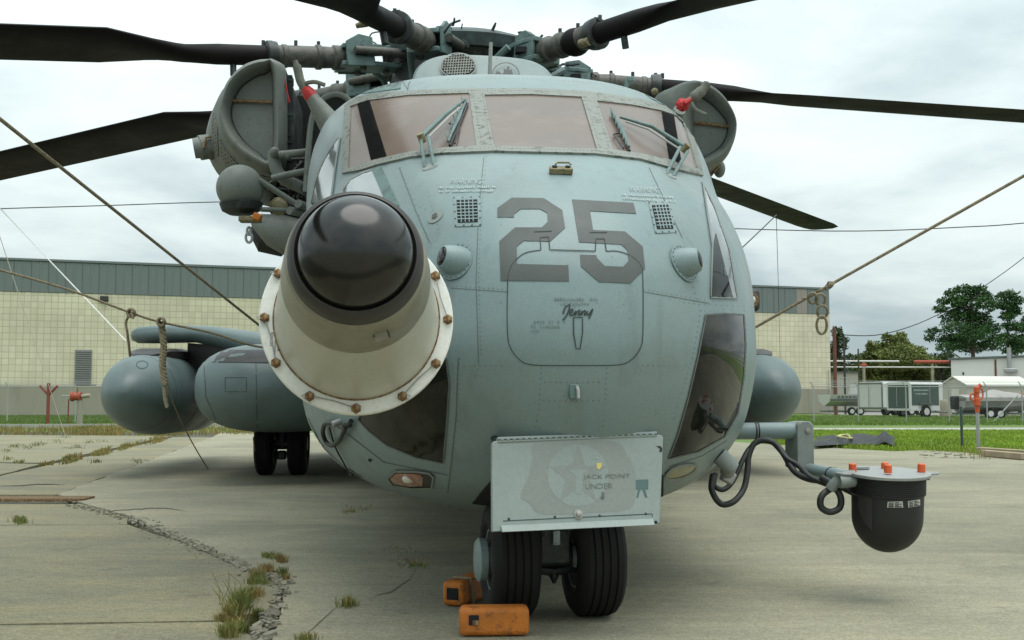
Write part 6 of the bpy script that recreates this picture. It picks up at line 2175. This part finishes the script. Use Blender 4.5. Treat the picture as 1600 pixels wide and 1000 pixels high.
# rough lumps of spoil on the concrete edge
mb = MB()
for i in range(60):
    q = G(random.uniform(1440, 1600), random.uniform(702, 716))
    s = random.uniform(.012, .045)
    mb.ball((q.x, q.y, s * .1), s, 7, 5, (random.uniform(.7, 1.5), random.uniform(.7, 1.4), .45))
mb.build('spoil_lumps', 'stone', None, smooth=False, kind='stuff')

# left bank: red Y post, valve stand, kerb
d_ = G(75, 664).y
s_ = d_ / F
q = P(75, 640, d_)
yp = MB().tube([(0, 0, -.05), (0, 0, 65 * s_)], 2.6 * s_, 10).tube([(0, 0, 46 * s_), (-13.5 * s_, 0, 61 * s_)], 1.9 * s_, 8).tube([(0, 0, 46 * s_), (14 * s_, 0, 61 * s_)], 1.9 * s_, 8).build('forked_post', 'post', None, label='red-brown forked post with two slanted arms on the left bank', cat='post')
yp.location = (q.x, q.y, 0)
q = P(124, 640, d_)
vs2 = empty('valve_stand', (q.x, q.y, 0), 0, label='orange-red valve on a thick grey post on the left bank', cat='valve')
MB().tube([(1 * s_, 0, -.05), (1 * s_, 0, 38 * s_)], 4.5 * s_, 12).build('stand_post', 'plinth', vs2)
MB().lathe([(-8 * s_, 5 * s_), (-7 * s_, 7.5 * s_), (-4 * s_, 7.5 * s_), (-3 * s_, 6 * s_), (4 * s_, 6 * s_), (5 * s_, 7.5 * s_), (8 * s_, 7.5 * s_)], (-6 * s_, 0, 44 * s_), (1, 0, 0), 14).build('valve_body', 'rustorange', vs2)
MB().tube([(3 * s_, 0, 44 * s_), (16 * s_, 0, 46 * s_)], 3.2 * s_, 10).build('valve_outlet', 'pipetan', vs2)
MB().tube([(-28 * s_, 0, 45 * s_), (-12 * s_, 0, 45 * s_)], .9 * s_, 6).build('valve_stem', 'grey_metal', vs2)
MB().tube([(-4 * s_, 0, 50 * s_), (-4 * s_, 0, 58 * s_)], 1.6 * s_, 8).build('valve_spindle', 'rusty', vs2)
MB().tube([(-17 * s_, 0, 40 * s_), (-17.5 * s_, 0, -.05)], 1.1 * s_, 6).build('valve_prop', 'post', vs2)
a, b = G(-120, 668), G(480, 666)
kb = MB()
R = Matrix.Rotation(math.atan2((b - a).y, (b - a).x), 3, 'Z')
kb.box((a + b) / 2 + Vector((0, 0, .03)), ((b - a).length, .3, .14), R)
kb.build('kerb', 'path', None, smooth=False, kind='structure')

# ================================================================ trees
M['bark'] = mat('bark', (0.085, 0.065, 0.045), 0.9, 0.3, 3, bump=.5, bs=6)


def leafmat(name, a, b, vs=.5):
    return mat(name, a, .65, .3, vs, b, vs * 1.8, .45, .65, .9, fine=.3, fs=6, spec=.2)


M['pine'] = leafmat('pine_foliage', (.028, .075, .02), (.06, .125, .032))
M['olive'] = leafmat('olive_foliage', (.105, .135, .032), (.17, .19, .055))
M['dark'] = leafmat('dark_foliage', (.035, .06, .022), (.065, .09, .032))


def tree(name, d, px, trunk_px, clumps, m, n, size, label, group=None, limbs=True):
    q = P(px, 640, d)
    k = d / F
    T = empty(name, (q.x, q.y, -.05), 0, label=label, cat='tree', group=group)
    loc = lambda x, y, dy=0: Vector(((x - px) * k, dy, P(x, y, d).z))
    tr = MB()
    tw = trunk_px * k / 2
    topy = min(c[1] for c in clumps)
    tr.tube([loc(px, 645), loc(px + 1, (645 + topy) / 2), loc(px + 2, topy + 10)], [tw, tw * .7, tw * .25], 8)
    for c in clumps if limbs else ():
        y0 = min(640, c[1] + random.uniform(8, 26))
        dy = random.uniform(-1, 1) * c[2] * k * 1.4
        b = loc(c[0], c[1], dy)
        tr.tube([loc(px + 1, y0), (loc(px + 1, y0) + b) / 2 + Vector((0, 0, -.2)), b], [tw * .3, tw * .2, tw * .08], 5)
    tr.build('trunk', 'bark', T)
    allv, allf = [], []
    for cx, cy, rx, ry in clumps:
        c = loc(cx, cy, random.uniform(-1, 1) * rx * k * 1.2)
        nn = int(n * 1.9 * (rx * ry) / 220)
        u = rng.normal(size=(nn, 3))
        u /= np.linalg.norm(u, axis=1)[:, None]
        rad = rng.uniform(.25, 1.08, (nn, 1)) ** .55
        # ragged outline: the radius varies by direction
        wob = 1 + .28 * np.sin(u[:, :1] * 5 + cx) * np.cos(u[:, 2:] * 6 + cy)
        pts = u * rad * wob * np.array([rx * k, rx * k * 1.1, ry * k])
        nrm = rng.normal(size=(nn, 3)); nrm[:, 2] += .5
        nrm /= np.linalg.norm(nrm, axis=1)[:, None]
        t1 = np.cross(nrm, rng.normal(size=(nn, 3))); t1 /= np.linalg.norm(t1, axis=1)[:, None]
        t2 = np.cross(nrm, t1)
        s1 = rng.uniform(.5, 1.3, (nn, 1)) * size
        base = pts + np.array(c)
        o = len(allv)
        quad = np.stack([base - t1 * s1, base - t2 * s1 * .5, base + t1 * s1, base + t2 * s1 * .5], 1).reshape(-1, 3)
        allv += [tuple(v) for v in quad]
        allf += [(o + 4 * i, o + 4 * i + 1, o + 4 * i + 2, o + 4 * i + 3) for i in range(nn)]
    me = bpy.data.meshes.new('crown')
    me.from_pydata(allv, [], allf)
    me.materials.append(M[m])
    o = bpy.data.objects.new('crown', me)
    COL.objects.link(o)
    o.parent = T
    return T


TG = 'trees beyond the lot'
tree('pine_tree', 118, 1522, 9, [(1515, 451, 18, 8), (1540, 452, 11, 9), (1494, 457, 13, 7), (1481, 469, 10, 6), (1474, 482, 12, 7), (1510, 468, 20, 9), (1536, 474, 20, 12), (1500, 494, 24, 9), (1530, 492, 24, 9),
                                 (1463, 516, 11, 6), (1459, 527, 8, 6), (1488, 512, 22, 9), (1524, 516, 26, 10), (1500, 536, 26, 10), (1535, 540, 28, 10), (1475, 543, 16, 7), (1550, 512, 16, 9), (1520, 484, 24, 12), (1540, 500, 22, 12), (1510, 525, 30, 10), (1552, 535, 18, 12), (1548, 462, 10, 9), (1486, 528, 18, 8), (1526, 460, 16, 10), (1498, 470, 14, 9)], 'pine', 430, .15, 'tallest dark green pine with open tiered branches behind the white building', TG)
tree('pine_tree', 124, 1577, 7, [(1574, 462, 17, 8), (1592, 470, 12, 8), (1570, 476, 16, 8), (1588, 486, 14, 8), (1573, 494, 12, 8), (1578, 510, 16, 8), (1568, 528, 18, 8), (1590, 536, 16, 8), (1580, 548, 16, 6)], 'pine', 560, .16, 'shorter pine standing right against the tallest pine', TG)
tree('pine_tree', 128, 1612, 6, [(1606, 512, 11, 8), (1616, 500, 12, 10), (1612, 530, 16, 10), (1600, 540, 12, 8)], 'dark', 560, .16, 'pine cut by the right edge of the view', TG)
tree('bushy_tree', 106, 1398, 7, [(1395, 545, 26, 14), (1415, 538, 22, 12), (1378, 550, 18, 14), (1400, 528, 16, 7), (1420, 552, 24, 14), (1368, 572, 24, 16), (1400, 572, 32, 18), (1432, 570, 22, 16), (1395, 592, 44, 12), (1440, 590, 18, 14), (1362, 540, 6, 10), (1385, 526, 6, 6), (1412, 522, 8, 5), (1360, 558, 14, 10), (1440, 556, 14, 12), (1398, 560, 40, 20)], 'olive', 560, .14, 'broad olive-green bushy tree above the trailers', TG)
tree('bushy_tree', 112, 1310, 6, [(1308, 520, 9, 10), (1314, 535, 12, 12), (1306, 550, 14, 14), (1316, 562, 12, 12), (1300, 575, 16, 18)], 'dark', 520, .14, 'dark tree rising right behind the warehouse corner', TG)
tree('bushy_tree', 130, 1470, 6, [(1462, 566, 20, 14), (1482, 572, 16, 12), (1470, 590, 24, 14), (1448, 585, 14, 14), (1478, 556, 12, 7)], 'dark', 520, .16, 'dark tree between the olive tree and the white building', TG)
tree('bushy_tree', 134, 1336, 6, [(1336, 560, 12, 8), (1345, 575, 18, 14), (1330, 590, 22, 14), (1360, 592, 22, 12)], 'dark', 520, .16, 'low dark tree behind the slim poles', TG)
# far treeline as one mass
allc = [(x, random.uniform(600, 612), random.uniform(18, 30), random.uniform(12, 18)) for x in range(1290, 1680, 22)] + [(x, random.uniform(580, 596), random.uniform(14, 24), random.uniform(12, 18)) for x in range(1296, 1490, 14)]
vs_, fs_ = [], []
k = 150 / F
for cx, cy, rx, ry in allc:
    c = P(cx, cy, 150 + random.uniform(-4, 4))
    for i in range(420):
        u = Vector((random.gauss(0, 1), random.gauss(0, 1), random.gauss(0, 1))).normalized() * random.uniform(.5, 1.05)
        p = c + Vector((u.x * rx * k, u.y * rx * k, u.z * ry * k))
        a = Vector((random.gauss(0, 1), random.gauss(0, 1), random.gauss(0, 1))).normalized() * .28
        b = Vector((random.gauss(0, 1), random.gauss(0, 1), random.gauss(0, 1))).normalized() * .2
        o = len(vs_)
        vs_ += [p - a, p - b, p + a, p + b]
        fs_.append((o, o + 1, o + 2, o + 3))
me = bpy.data.meshes.new('distant_treeline')
me.from_pydata([tuple(v) for v in vs_], [], fs_)
me.materials.append(M['dark'])
o = bpy.data.objects.new('distant_treeline', me)
COL.objects.link(o)
o['kind'] = 'stuff'
